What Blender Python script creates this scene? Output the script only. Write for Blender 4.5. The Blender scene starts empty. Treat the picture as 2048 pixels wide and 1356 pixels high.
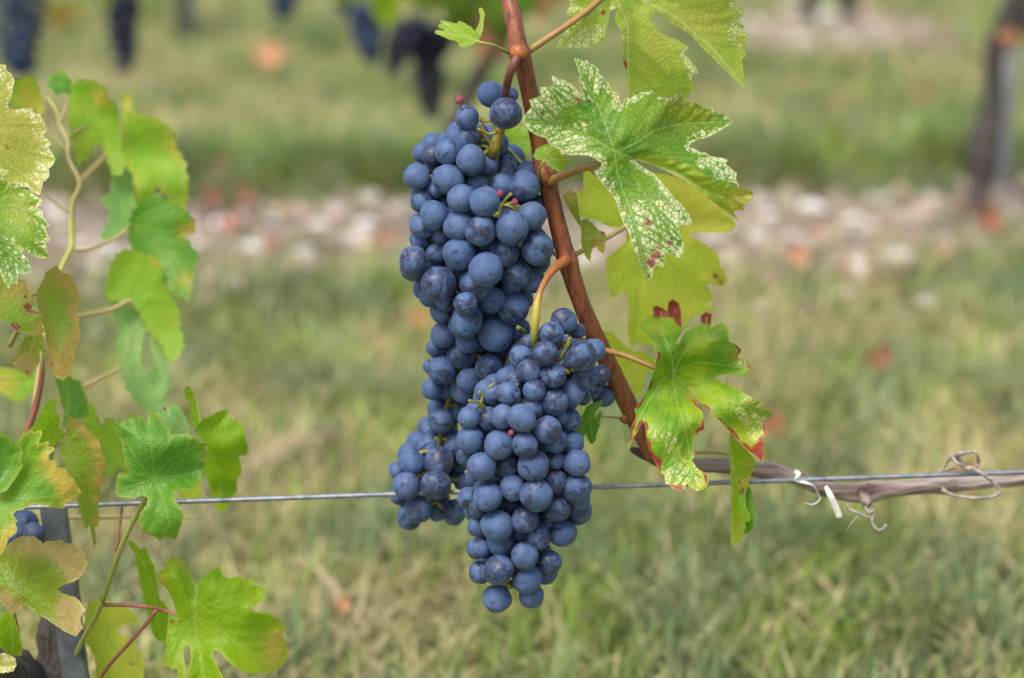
import bpy, math, random
import numpy as np
from mathutils import Vector, Matrix, noise as mnoise
from mathutils.geometry import delaunay_2d_cdt

S = bpy.context.scene
COL = S.collection
R = math.radians

# ---------------------------------------------------------------- camera
CAM_H, PITCH, LENS, SENSOR = 0.61, R(14.8), 50.0, 23.6
cam = bpy.data.cameras.new("camera")
cam.lens, cam.sensor_width, cam.sensor_fit = LENS, SENSOR, 'HORIZONTAL'
cam.clip_start, cam.clip_end = 0.05, 200
cam.dof.use_dof = True
cam.dof.focus_distance = 1.022
cam.dof.aperture_fstop = 3.4
cam_o = bpy.data.objects.new("camera", cam)
COL.objects.link(cam_o)
cam_o.location = (0, 0, CAM_H)
cam_o.rotation_euler = (R(90) - PITCH, 0, 0)
S.camera = cam_o

# ---------------------------------------------------------------- light: overcast sky and a soft sun
SUN_EL, SUN_AZ = R(58), R(212)
w = bpy.data.worlds.new("World")
S.world = w
w.use_nodes = True
wt = w.node_tree
bg = wt.nodes['Background']
sky = wt.nodes.new('ShaderNodeTexSky')
sky.sky_type = 'NISHITA'
sky.sun_disc = False
sky.sun_elevation = SUN_EL
sky.sun_rotation = SUN_AZ
sky.air_density, sky.dust_density, sky.ozone_density = 1.0, 4.0, 1.0
wt.links.new(sky.outputs[0], bg.inputs[0])
bg.inputs[1].default_value = 0.10
sun = bpy.data.lights.new("sun", 'SUN')
sun.energy, sun.angle, sun.color = 1.5, R(28), (1.0, 0.93, 0.82)
sun_o = bpy.data.objects.new("sun", sun)
COL.objects.link(sun_o)
sd = Vector((math.sin(SUN_AZ) * math.cos(SUN_EL), math.cos(SUN_AZ) * math.cos(SUN_EL), math.sin(SUN_EL)))
sun_o.rotation_euler = sd.to_track_quat('Z', 'Y').to_euler()
sun_o.location = sd * 20
S.view_settings.view_transform = 'Standard'
S.view_settings.look = 'None'
S.view_settings.exposure = 1.08
S.view_settings.gamma = 1
S.cycles.max_bounces = 7
S.cycles.diffuse_bounces = 3
S.cycles.glossy_bounces = 3
S.cycles.transmission_bounces = 5
S.cycles.use_denoising = True

# ---------------------------------------------------------------- where a point seen in the photograph stands
F = 2048 * LENS / SENSOR
CP, SP = math.cos(PITCH), math.sin(PITCH)
ROW_Y, ROW_S = 1.0, 0.10            # the vine row: a vertical plane one metre away, slightly turned


def ray(px, py):
    a, b = (px - 1024) / F, (678 - py) / F
    return Vector((a, CP + b * SP, -SP + b * CP))


def P(px, py, off=0.0):
    r = ray(px, py)
    t = (ROW_Y + off) / (r.y - ROW_S * r.x)
    return Vector((0, 0, CAM_H)) + r * t


def T(px, py, off=0.0):
    r = ray(px, py)
    return (ROW_Y + off) / (r.y - ROW_S * r.x)


def G(px, py, z=0.0):
    r = ray(px, py)
    t = (z - CAM_H) / r.z
    return Vector((0, 0, CAM_H)) + r * t


# ---------------------------------------------------------------- objects
def tag(o, label=None, cat=None, group=None, kind=None):
    if label: o['label'] = label
    if cat: o['category'] = cat
    if group: o['group'] = group
    if kind: o['kind'] = kind
    return o


def empty(name, loc, label, cat, group=None):
    o = bpy.data.objects.new(name, None)
    o.empty_display_size = 0.01
    COL.objects.link(o)
    o.location = loc
    return tag(o, label, cat, group)


def link(name, me, mat, parent=None, loc=None):
    o = bpy.data.objects.new(name, me)
    COL.objects.link(o)
    if mat is not None and not me.materials:
        me.materials.append(mat)
    if parent is not None: o.parent = parent
    if loc is not None: o.location = loc
    return o


def mesh(name, V, faces, attrs=None, smooth=True):
    me = bpy.data.meshes.new(name)
    me.from_pydata([tuple(v) for v in V], [], faces)
    if smooth: me.polygons.foreach_set('use_smooth', [True] * len(me.polygons))
    for k, a in (attrs or {}).items():
        at = me.attributes.new(k, 'FLOAT', 'POINT')
        at.data.foreach_set('value', np.asarray(a, dtype=np.float32))
    me.update()
    return me


class MB:
    def __init__(s): s.V, s.Fc, s.u = [], [], []

    def add(s, V, Fc, u=None):
        n = len(s.V)
        s.V += [tuple(v) for v in V]
        s.Fc += [tuple(i + n for i in f) for f in Fc]
        s.u += list(u) if u is not None else [0.0] * len(V)

    def tube(s, pts, rad, seg=10, knob=0.0, seed=0, cap=True, flat=1.0, ridge=0.0, u0=0.0, u1=1.0, sub=6):
        pts = [Vector(p) for p in pts]
        if len(pts) > 2 and sub > 1:
            pts, rad = catmull(pts, rad, sub)
        n = len(pts)
        V, Fc, U = [], [], []
        up = None
        for i, p in enumerate(pts):
            d = (pts[min(i + 1, n - 1)] - pts[max(i - 1, 0)]).normalized()
            if up is None:
                up = d.orthogonal().normalized()
            up = (up - d * up.dot(d)).normalized()
            sd_ = d.cross(up)
            for j in range(seg):
                a = 2 * math.pi * j / seg
                r = rad[i]
                q = up * math.cos(a) + sd_ * math.sin(a) * flat
                if knob: r *= 1 + knob * mnoise.noise(Vector((p + q * rad[i]) * 90) + Vector((seed, 0, 0))) 
                if ridge:
                    tw = i * 0.10 + 1.5 * mnoise.noise(p * 30)
                    r *= 1 + ridge * (math.sin(3 * a + tw) + .6 * math.sin(5 * a - 1.7 * tw + seed) + .35 * math.sin(9 * a + 2 * tw))
                V.append(p + q * r)
                U.append(u0 + (u1 - u0) * i / max(1, n - 1))
            if i:
                for j in range(seg):
                    a, b = (i - 1) * seg + j, (i - 1) * seg + (j + 1) % seg
                    Fc.append((a, b, b + seg, a + seg))
        if cap:
            for i, k in ((0, -1), (n - 1, 1)):
                d = (pts[min(i + 1, n - 1)] - pts[max(i - 1, 0)]).normalized()
                V.append(pts[i] + d * rad[i] * 0.5 * k)
                U.append(u0 if i == 0 else u1)
                c = len(V) - 1
                for j in range(seg):
                    a, b = i * seg + j, i * seg + (j + 1) % seg
                    Fc.append((b, a, c) if k < 0 else (a, b, c))
        s.add(V, Fc, U)

    def build(s, name, mat, parent=None, org=(0, 0, 0), smooth=True):
        o3 = Vector(org)
        me = mesh(name, [Vector(v) - o3 for v in s.V], s.Fc, {'u': s.u}, smooth)
        return link(name, me, mat, parent, None if parent is not None else o3)


def catmull(pts, rad, sub):
    out, ro = [], []
    n = len(pts)
    for i in range(n - 1):
        p0, p1, p2, p3 = pts[max(i - 1, 0)], pts[i], pts[i + 1], pts[min(i + 2, n - 1)]
        for k in range(sub):
            t = k / sub
            out.append(0.5 * ((2 * p1) + (p2 - p0) * t + (2 * p0 - 5 * p1 + 4 * p2 - p3) * t * t + (3 * p1 - p0 - 3 * p2 + p3) * t ** 3))
            ro.append(rad[i] * (1 - t) + rad[i + 1] * t)
    out.append(pts[-1]); ro.append(rad[-1])
    return out, ro


def pxtube(mb, L, **kw):
    """L: (px, py, off, width in photo pixels)"""
    mb.tube([P(a, b, c) for a, b, c, d in L], [d / 2 * T(a, b, c) / F for a, b, c, d in L], **kw)


# ---------------------------------------------------------------- shader helpers
class NT:
    def __init__(s, name):
        s.m = bpy.data.materials.new(name)
        s.m.use_nodes = True
        s.t = s.m.node_tree
        s.b = s.t.nodes['Principled BSDF']
        s.out = s.t.nodes['Material Output']

    def n(s, kind, **kw):
        nd = s.t.nodes.new('ShaderNode' + kind)
        for k, v in kw.items(): setattr(nd, k, v)
        return nd

    def set(s, sock, v):
        if hasattr(v, 'is_output') or isinstance(v, bpy.types.NodeSocket): s.t.links.new(v, sock)
        elif isinstance(v, (tuple, list)) and len(v) == 3 and sock.type == 'RGBA': sock.default_value = (*v, 1)
        else: sock.default_value = v

    def attr(s, name):
        return s.n('Attribute', attribute_name=name).outputs['Fac']

    def math(s, op, a, b=0.5, c=None, clamp=False):
        nd = s.n('Math', operation=op, use_clamp=clamp)
        s.set(nd.inputs[0], a); s.set(nd.inputs[1], b)
        if c is not None: s.set(nd.inputs[2], c)
        return nd.outputs[0]

    def ss(s, v, lo, hi, a=0.0, b=1.0):
        nd = s.n('MapRange', interpolation_type='SMOOTHSTEP')
        for i, x in enumerate((v, lo, hi, a, b)): s.set(nd.inputs[i], x)
        return nd.outputs[0]

    def mix(s, f, a, b):
        nd = s.n('Mix', data_type='RGBA')
        s.set(nd.inputs[0], f); s.set(nd.inputs[6], a); s.set(nd.inputs[7], b)
        return nd.outputs[2]

    def noise(s, vec, scale, detail=2.0, rough=0.5, dist=0.0):
        nd = s.n('TexNoise')
        if vec is not None: s.set(nd.inputs['Vector'], vec)
        nd.inputs['Scale'].default_value = scale
        nd.inputs['Detail'].default_value = detail
        nd.inputs['Roughness'].default_value = rough
        nd.inputs['Distortion'].default_value = dist
        return nd.outputs['Fac']

    def voro(s, vec, scale, feature='F1', rnd=1.0):
        nd = s.n('TexVoronoi', feature=feature)
        if vec is not None: s.set(nd.inputs['Vector'], vec)
        nd.inputs['Scale'].default_value = scale
        nd.inputs['Randomness'].default_value = rnd
        return nd

    def bump(s, h, strength=0.3, dist=0.001):
        nd = s.n('Bump')
        nd.inputs['Strength'].default_value = strength
        nd.inputs['Distance'].default_value = dist
        s.set(nd.inputs['Height'], h)
        return nd.outputs[0]

    def obj(s): return s.n('TexCoord').outputs['Object']

    def rnd(s): return s.n('ObjectInfo').outputs['Random']

    def vadd(s, v, w):
        nd = s.n('VectorMath', operation='ADD')
        s.set(nd.inputs[0], v); s.set(nd.inputs[1], w)
        return nd.outputs[0]

    def vmul(s, v, w):
        nd = s.n('VectorMath', operation='MULTIPLY')
        s.set(nd.inputs[0], v); s.set(nd.inputs[1], w)
        return nd.outputs[0]

    def comb(s, a, b, c):
        nd = s.n('CombineXYZ')
        for i, x in enumerate((a, b, c)): s.set(nd.inputs[i], x)
        return nd.outputs[0]

    def ramp(s, f, stops):
        nd = s.n('ValToRGB')
        e = nd.color_ramp.elements
        while len(e) < len(stops): e.new(0.5)
        for i, (p, c) in enumerate(stops):
            e[i].position = p; e[i].color = (*c, 1)
        s.set(nd.inputs[0], f)
        return nd.outputs[0]

    def fin(s, col, rough=0.5, spec=0.4, bump=None, **kw):
        s.set(s.b.inputs['Base Color'], col)
        s.set(s.b.inputs['Roughness'], rough)
        s.set(s.b.inputs['Specular IOR Level'], spec)
        if bump is not None: s.set(s.b.inputs['Normal'], bump)
        for k, v in kw.items(): s.set(s.b.inputs[k.replace('_', ' ')], v)
        return s.m


def m_grape(name='grape_skin', dark=1.0):
    n = NT(name)
    o = n.obj(); r = n.rnd()
    off = n.vadd(o, n.comb(n.math('MULTIPLY', r, 57.0), n.math('MULTIPLY', r, 131.0), n.math('MULTIPLY', r, 23.0)))
    r2 = n.math('FRACT', n.math('MULTIPLY', r, 91.7))
    r3 = n.math('FRACT', n.math('MULTIPLY', r, 377.3))
    # the waxy bloom: pale blue, thin and thick
    thick = n.ss(n.noise(off, 1.3, 3, 0.6), 0.28, 0.72)
    bloom = n.mix(thick, (0.046, 0.092, 0.205), (0.086, 0.152, 0.305))
    bloom = n.mix(n.math('MULTIPLY', r2, 0.45), bloom, (0.090, 0.122, 0.250))
    fine = n.noise(off, 26, 3, 0.7)
    bloom = n.mix(n.math('MULTIPLY', n.ss(fine, 0.35, 0.75), 0.28), bloom, (0.048, 0.078, 0.175))
    # where it has been rubbed off: broad soft wear, and hard edged wipes inside it
    big = n.noise(off, 0.75, 3.0, 0.5, 0.9)
    lim = n.math('MULTIPLY_ADD', r3, 0.22, 0.445)
    e = n.math('SUBTRACT', big, lim)
    soft = n.math('MULTIPLY', n.ss(e, -0.07, 0.05), 0.45)
    hard = n.math('MULTIPLY', n.ss(n.math('ADD', e, n.math('MULTIPLY', n.math('SUBTRACT', n.noise(off, 3.2, 3), 0.5), 0.16)), 0.0, 0.022), n.ss(n.noise(off, 4.5, 3), 0.3, 0.6, 0.55, 1.0))
    rub = n.math('MAXIMUM', soft, hard)
    st = n.noise(n.vmul(off, (2.5, 16.0, 5.0)), 1.3, 2)
    scr = n.math('MULTIPLY', n.ss(st, 0.60, 0.66), n.ss(n.noise(off, 1.6, 1), 0.54, 0.64))
    rubm = n.math('MAXIMUM', rub, n.math('MULTIPLY', scr, 0.75))
    skin = n.mix(n.ss(n.noise(off, 2.2, 2), 0.35, 0.7), (0.016, 0.019, 0.042), (0.046, 0.048, 0.095))
    col = n.mix(n.math('MULTIPLY', rubm, 0.88), bloom, skin)
    # specks
    vs = n.voro(off, 7.5)
    sp = n.ss(vs.outputs['Distance'], 0.045, 0.10, 1, 0)
    sp = n.math('MULTIPLY', sp, n.ss(n.noise(off, 3.1, 1), 0.48, 0.55))
    col = n.mix(n.math('MULTIPLY', sp, 0.85), col, (0.02, 0.02, 0.035))
    # the scar of the flower at the pole
    dd = n.n('VectorMath', operation='DISTANCE'); n.set(dd.inputs[0], o); dd.inputs[1].default_value = (0, 0, 1)
    d = n.math('ADD', dd.outputs['Value'], n.math('MULTIPLY', n.math('SUBTRACT', n.noise(off, 9, 2), 0.5), 0.10))
    col = n.mix(n.math('MULTIPLY', n.ss(d, 0.07, 0.16, 1, 0), 0.80), col, (0.055, 0.034, 0.035))
    col = n.mix(n.math('MULTIPLY', n.ss(d, 0.015, 0.045, 1, 0), 0.7), col, (0.22, 0.15, 0.10))
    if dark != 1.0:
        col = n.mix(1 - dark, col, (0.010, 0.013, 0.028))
    rough = n.ss(rubm, 0, 1, 0.60, 0.34)
    h = n.math('ADD', n.math('MULTIPLY', fine, 0.25), n.math('MULTIPLY', n.noise(off, 4, 2), 1.0))
    return n.fin(col, rough, 0.32, n.bump(h, 0.16, 0.0012), Sheen_Weight=0.12, Sheen_Roughness=0.45, Sheen_Tint=(0.55, 0.68, 1.0))


def m_leaf(name, a=(0.10, 0.20, 0.02), b=(0.16, 0.27, 0.03), vein=(0.30, 0.36, 0.10), edge=(0.30, 0.34, 0.07), edge_w=5.0,
           trans=0.34, tcol=None, white=(0.66, 0.68, 0.42), red=(0.20, 0.014, 0.022), yel=(0.42, 0.36, 0.06), vw=1.4, net=0.35,
           spots=0.35, rough=0.42, side=1.0, vs=1.0, netc=(0.045, 0.12, 0.02), edge_a=1.0):
    n = NT(name)
    o = n.obj(); r = n.rnd()
    off = n.vadd(o, n.comb(n.math('MULTIPLY', r, 7.0), n.math('MULTIPLY', r, 3.0), 0.0))
    mv, sv, ed = n.attr('mv'), n.attr('sv'), n.attr('ed')
    wh, rd, ye = n.attr('wh'), n.attr('rd'), n.attr('ye')
    lowf = n.noise(off, 55, 3)
    midf = n.noise(off, 260, 3, 0.6)
    col = n.mix(n.ss(lowf, 0.33, 0.67), a, b)
    yn = n.math('MULTIPLY', ye, n.ss(n.math('ADD', midf, n.math('MULTIPLY', ye, 0.4)), 0.35, 0.75))
    col = n.mix(n.math('MINIMUM', yn, 1.0), col, yel)
    # the small network of veins
    warp = n.n('TexNoise'); n.set(warp.inputs['Vector'], off); warp.inputs['Scale'].default_value = 300
    wv = n.vadd(off, n.vmul(warp.outputs['Color'], (0.0016, 0.0016, 0.0016)))
    v1 = n.voro(wv, 400, 'DISTANCE_TO_EDGE').outputs['Distance']
    v2 = n.voro(wv, 980, 'DISTANCE_TO_EDGE').outputs['Distance']
    cell = n.math('MULTIPLY', n.ss(v1, 0.025, 0.11), n.ss(v2, 0.02, 0.13, 0.35, 1.0))
    near = n.math('MULTIPLY', n.ss(sv, 1.0, 3.2), n.ss(mv, 2.5, 6.5))
    # pale dying patches between the veins
    wn = n.math('ADD', n.math('MULTIPLY', n.noise(off, 230, 4, 0.7), 0.70), n.math('MULTIPLY', n.noise(off, 75, 3, 0.6), 0.55))
    wm = n.ss(n.math('ADD', wn, n.math('MULTIPLY', n.math('SUBTRACT', wh, 0.5), 0.58)), 0.60, 0.74)
    wm = n.math('MULTIPLY', n.math('MULTIPLY', wm, n.ss(wh, 0.03, 0.2)), n.math('MULTIPLY', cell, near))
    col = n.mix(n.math('MULTIPLY', n.math('SUBTRACT', 1.0, cell), net), col, netc)
    tint = n.mix(n.ss(n.noise(off, 140, 2), 0.5, 0.75), white, tuple(min(1, w * k) for w, k in zip(white, (1.02, 0.93, 0.72))))
    col = n.mix(wm, col, tint)
    # red and brown
    rm = n.ss(n.math('ADD', n.math('ADD', n.math('MULTIPLY', midf, 0.40), n.math('MULTIPLY', n.noise(off, 90, 3, 0.6), 0.5)), rd), 0.68, 1.02)
    redc = n.mix(n.math('MULTIPLY', wm, 0.5), n.mix(n.ss(midf, 0.35, 0.7), red, tuple(min(1, x * 1.6 + 0.01) for x in red)), (0.62, 0.24, 0.22))
    col = n.mix(n.math('MULTIPLY', rm, 0.93), col, redc)
    vsx = n.voro(off, 105)
    spm = n.math('MULTIPLY', n.ss(n.math('ADD', vsx.outputs['Distance'], n.math('MULTIPLY', midf, 0.10)), 0.11, 0.16, 1, 0),
                 n.ss(n.noise(off, 38, 1), 0.62 - 0.16 * spots, 0.70 - 0.12 * spots))
    col = n.mix(n.math('MULTIPLY', spm, 0.8), col, (0.10, 0.035, 0.025))
    # ribs and margin
    tb = n.ss(sv, 0.4, 2.4 * vs, 0.20, 0.0)
    col = n.mix(n.math('MULTIPLY', tb, n.math('SUBTRACT', 1.0, wh, None, True)), col, vein)
    col = n.mix(n.ss(mv, vw * 0.35, vw * 1.6, 0.75, 0.0), col, vein)
    col = n.mix(n.math('MULTIPLY', n.ss(ed, edge_w * 0.15, edge_w * 0.8, 0.85, 0.0), n.ss(n.noise(off, 70, 3), 0.35, 0.65, 0.15, edge_a)), col, edge)
    # relief
    h = n.math('ADD', n.math('MULTIPLY', n.ss(sv, 0, 9), 0.5 * side), n.math('MULTIPLY', n.ss(mv, 0, 11), 0.8 * side))
    h = n.math('ADD', h, n.math('MULTIPLY', n.ss(v1, 0.0, 0.25), 0.30 * side))
    h = n.math('ADD', h, n.math('MULTIPLY', midf, 0.22))
    bmp = n.bump(h, 0.55, 0.0008)
    n.fin(col, n.ss(midf, 0.3, 0.7, rough - 0.06, rough + 0.12), 0.38, bmp)
    tr = n.n('BsdfTranslucent')
    tm = n.n('Mix', data_type='RGBA', blend_type='MULTIPLY')
    tm.inputs[0].default_value = 1.0
    n.set(tm.inputs[6], col); tm.inputs[7].default_value = (*(tcol or (1.9, 1.75, 1.0)), 1)
    n.set(tr.inputs['Color'], tm.outputs[2]); n.set(tr.inputs['Normal'], bmp)
    mx = n.n('MixShader'); mx.inputs[0].default_value = trans
    n.t.links.new(n.b.outputs[0], mx.inputs[1]); n.t.links.new(tr.outputs[0], mx.inputs[2])
    n.t.links.new(mx.outputs[0], n.out.inputs['Surface'])
    return n.m


def m_stem(name, stops, rough=0.45, streak=0.5, specks=0.4, dark=(0.03, 0.018, 0.015), bs=0.25, fibre=(900, 900, 45)):
    n = NT(name)
    o = n.obj()
    u = n.attr('u')
    col = n.ramp(n.math('ADD', u, n.math('MULTIPLY', n.math('SUBTRACT', n.noise(o, 120, 3), 0.5), 0.10)), stops)
    fib = n.noise(n.vmul(o, fibre), 1, 3, 0.6)
    col = n.mix(n.math('MULTIPLY', n.ss(fib, 0.45, 0.75), streak), col, dark)
    fib2 = n.noise(n.vmul(o, tuple(f * .3 for f in fibre)), 1, 3, 0.6, 0.4)
    col = n.mix(n.math('MULTIPLY', n.ss(fib2, 0.46, 0.62), streak * .75), col, dark)
    ln = n.noise(o, 60, 4, 0.6)
    col = n.mix(n.math('MULTIPLY', n.ss(ln, 0.58, 0.72), streak * 0.8), col, dark)
    vs = n.voro(o, 420)
    col = n.mix(n.math('MULTIPLY', n.math('MULTIPLY', n.ss(vs.outputs['Distance'], 0.12, 0.2, 1, 0), n.ss(n.noise(o, 70, 1), 0.5, 0.6)), specks), col, dark)
    return n.fin(col, rough, 0.4, n.bump(fib, bs, 0.0006))


def m_flat(name, a, b, scale=60, rough=0.6, spec=0.3, bump=0.3, dist=0.001, metal=0.0, detail=4):
    n = NT(name)
    o = n.vadd(n.obj(), n.comb(n.math('MULTIPLY', n.rnd(), 9.0), 0.0, 0.0))
    f = n.noise(o, scale, detail, 0.6)
    return n.fin(n.mix(n.ss(f, 0.3, 0.7), a, b), rough, spec, n.bump(f, bump, dist), Metallic=metal)
# ---------------------------------------------------------------- leaves: outlines with their own place, tilt and relief
def Z(x0, y0, s, *pts):
    return [(x0 + x / s, y0 + y / s) for x, y in pts]


def resample(poly, step, closed=True):
    p = np.array(poly + ([poly[0]] if closed else []), float)
    out = []
    for a, b in zip(p[:-1], p[1:]):
        L = np.hypot(*(b - a)); k = max(1, int(round(L / step)))
        for i in range(k): out.append(a + (b - a) * i / k)
    if not closed: out.append(p[-1])
    return np.array(out)


def chaikin(poly, n=1):
    for _ in range(n):
        q = []
        for i, a in enumerate(poly):
            b = poly[(i + 1) % len(poly)]
            q += [(a[0] * .75 + b[0] * .25, a[1] * .75 + b[1] * .25), (a[0] * .25 + b[0] * .75, a[1] * .25 + b[1] * .75)]
        poly = q
    return poly


def area(p):
    p = np.asarray(p); x, y = p[:, 0], p[:, 1]
    return 0.5 * np.sum(x * np.roll(y, -1) - y * np.roll(x, -1))


def serrate(poly, step, amp, rng):
    p = resample(poly, max(1.5, step / 7))
    n = len(p)
    sg = 1 if area(p) > 0 else -1
    out, ph, per, am = [], 0.0, step, amp
    for i in range(n):
        a, b = p[i - 1], p[(i + 1) % n]
        d = b - a; L = np.hypot(*d) + 1e-9
        nv = np.array((d[1], -d[0])) / L * sg
        ph += np.hypot(*(p[i] - p[i - 1])) / per
        if ph >= 1:
            ph -= 1; per = step * rng.uniform(0.7, 1.4); am = amp * rng.uniform(0.5, 1.3)
        t = ph / 0.62 if ph < 0.62 else (1 - ph) / 0.38
        out.append(tuple(p[i] + nv * am * (t ** 1.3 - 0.35)))
    return out


def inside(poly, q):
    poly = np.asarray(poly); x, y = q[:, 0], q[:, 1]
    c = np.zeros(len(q), bool)
    j = len(poly) - 1
    for i in range(len(poly)):
        xi, yi = poly[i]; xj, yj = poly[j]
        m = (yi > y) != (yj > y)
        if m.any():
            c ^= m & (x < (xj - xi) * (y - yi) / (yj - yi + 1e-12) + xi)
        j = i
    return c


def segdist(q, segs, chunk=4000):
    """distance of points q to segments (n,4)"""
    segs = np.asarray(segs, float)
    a, b = segs[:, :2], segs[:, 2:]
    ab = b - a; L2 = (ab ** 2).sum(1) + 1e-9
    out = np.empty(len(q))
    for s in range(0, len(q), chunk):
        p = q[s:s + chunk]
        t = np.clip(((p[:, None] - a) * ab).sum(2) / L2, 0, 1)
        d = p[:, None] - (a + t[..., None] * ab)
        out[s:s + chunk] = np.sqrt((d ** 2).sum(2)).min(1)
    return out


def polysegs(poly, closed=False):
    p = [tuple(x) for x in poly]
    if closed: p = p + [p[0]]
    return [(*a, *b) for a, b in zip(p[:-1], p[1:])]


def side_veins(veins, outline, rng, gap=30, ang=48):
    segs = []
    mains = [polysegs(resample(v, 6, False)) for v in veins]
    for k, v in enumerate(veins):
        others = [s for j, m in enumerate(mains) if j != k for s in m]
        p = resample(v, 4, False)
        L = np.concatenate(([0], np.cumsum(np.hypot(*np.diff(p, axis=0).T))))
        tot = L[-1]
        for side in (-1, 1):
            s = gap * rng.uniform(0.5, 1.0)
            while s < tot * 0.97:
                i = int(np.searchsorted(L, s)); i = min(max(i, 1), len(p) - 1)
                d = p[min(i + 3, len(p) - 1)] - p[max(i - 3, 0)]
                a0 = math.atan2(d[1], d[0]) + side * R(ang + rng.uniform(-7, 7))
                q = p[i].copy(); ln = 0; mx = 0.75 * (tot - s) + 14
                pts = [q.copy()]
                while ln < mx:
                    q = q + 6 * np.array((math.cos(a0), math.sin(a0))); a0 -= side * R(1.2) * rng.uniform(0.2, 1.8)
                    if not inside(outline, q[None])[0]: break
                    if others and ln > 12 and segdist(q[None], others)[0] < 7: break
                    pts.append(q.copy()); ln += 6
                if len(pts) > 2:
                    segs += polysegs(pts)
                s += gap * rng.uniform(0.75, 1.3)
    return segs


def blade_mesh(poly, O, veins, depth, sp, ctrl, seed, gap=30, org=None, to3d=None, teeth=None, smooth=0, name='blade', hole=None):
    rng = random.Random(seed)
    if smooth: poly = chaikin(poly, smooth)
    if teeth: poly = serrate(poly, teeth[0], teeth[1], rng)
    b = resample([tuple(p) for p in poly], sp)
    keep = [0]
    for i in range(1, len(b)):
        if np.hypot(*(b[i] - b[keep[-1]])) > sp * 0.35: keep.append(i)
    b = b[keep]
    lo, hi = b.min(0), b.max(0)
    gx, gy = np.meshgrid(np.arange(lo[0], hi[0], sp), np.arange(lo[1], hi[1], sp * .87))
    gx = gx + (np.arange(gx.shape[0]) % 2)[:, None] * sp * .5
    g = np.stack((gx.ravel(), gy.ravel()), 1)
    g = g[inside(b, g)]
    bs = polysegs(b, True)
    if len(g): g = g[segdist(g, bs) > sp * .55]
    allp = np.concatenate((b, g))
    nb = len(b)
    vo, _, fo, *_ = delaunay_2d_cdt([Vector(p) for p in allp], [(i, (i + 1) % nb) for i in range(nb)], [], 1, 1e-3)
    q = np.array([(v.x, v.y) for v in vo])
    faces = [tuple(f) for f in fo]
    cen = np.array([q[list(f)].mean(0) for f in faces])
    ok = inside(b, cen)
    faces = [f for f, k in zip(faces, ok) if k]
    ms = [s for v in veins for s in polysegs(resample(v, 12, False))]
    ss_ = side_veins(veins, b, rng, gap) if gap else []
    mv = segdist(q, ms) if ms else np.full(len(q), 99.)
    sv = segdist(q, ss_) if ss_ else np.full(len(q), 99.)
    ed = segdist(q, bs)
    A = {'mv': mv, 'sv': np.minimum(sv, mv), 'ed': ed}
    for k in ('wh', 'rd', 'ye'):
        v = np.zeros(len(q))
        for c in (ctrl or {}).get(k, []):
            if c[0] == 'edge': v += c[1] * np.exp(-(ed / c[2]) ** 2)
            elif c[0] == 'all': v += c[1]
            elif c[0] == 'near': v += c[3] * np.exp(-((q[:, 0] - c[1]) ** 2 + (q[:, 1] - c[2]) ** 2) / c[4] ** 2) * np.exp(-(ed / c[5]) ** 2) * np.clip([0.75 + 1.7 * mnoise.noise(Vector((x_ / 22, y_ / 22, seed))) for x_, y_ in q], 0, 1.3)
            else: v += c[2] * np.exp(-((q[:, 0] - c[0]) ** 2 + (q[:, 1] - c[1]) ** 2) / c[3] ** 2)
        A[k] = np.clip(v, 0, 1.4)
    V = to3d(q, mv, np.minimum(sv, mv), ed)
    if org is not None: V = [v - org for v in V]
    return mesh(name, V, faces, A)


def curve_pts(pts, k=6):
    p = [Vector((x, y, 0)) for x, y in pts]
    if len(p) < 3: return pts
    o, _ = catmull(p, [1] * len(p), k)
    return [(v.x, v.y) for v in o]


LEAVES = {}


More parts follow.
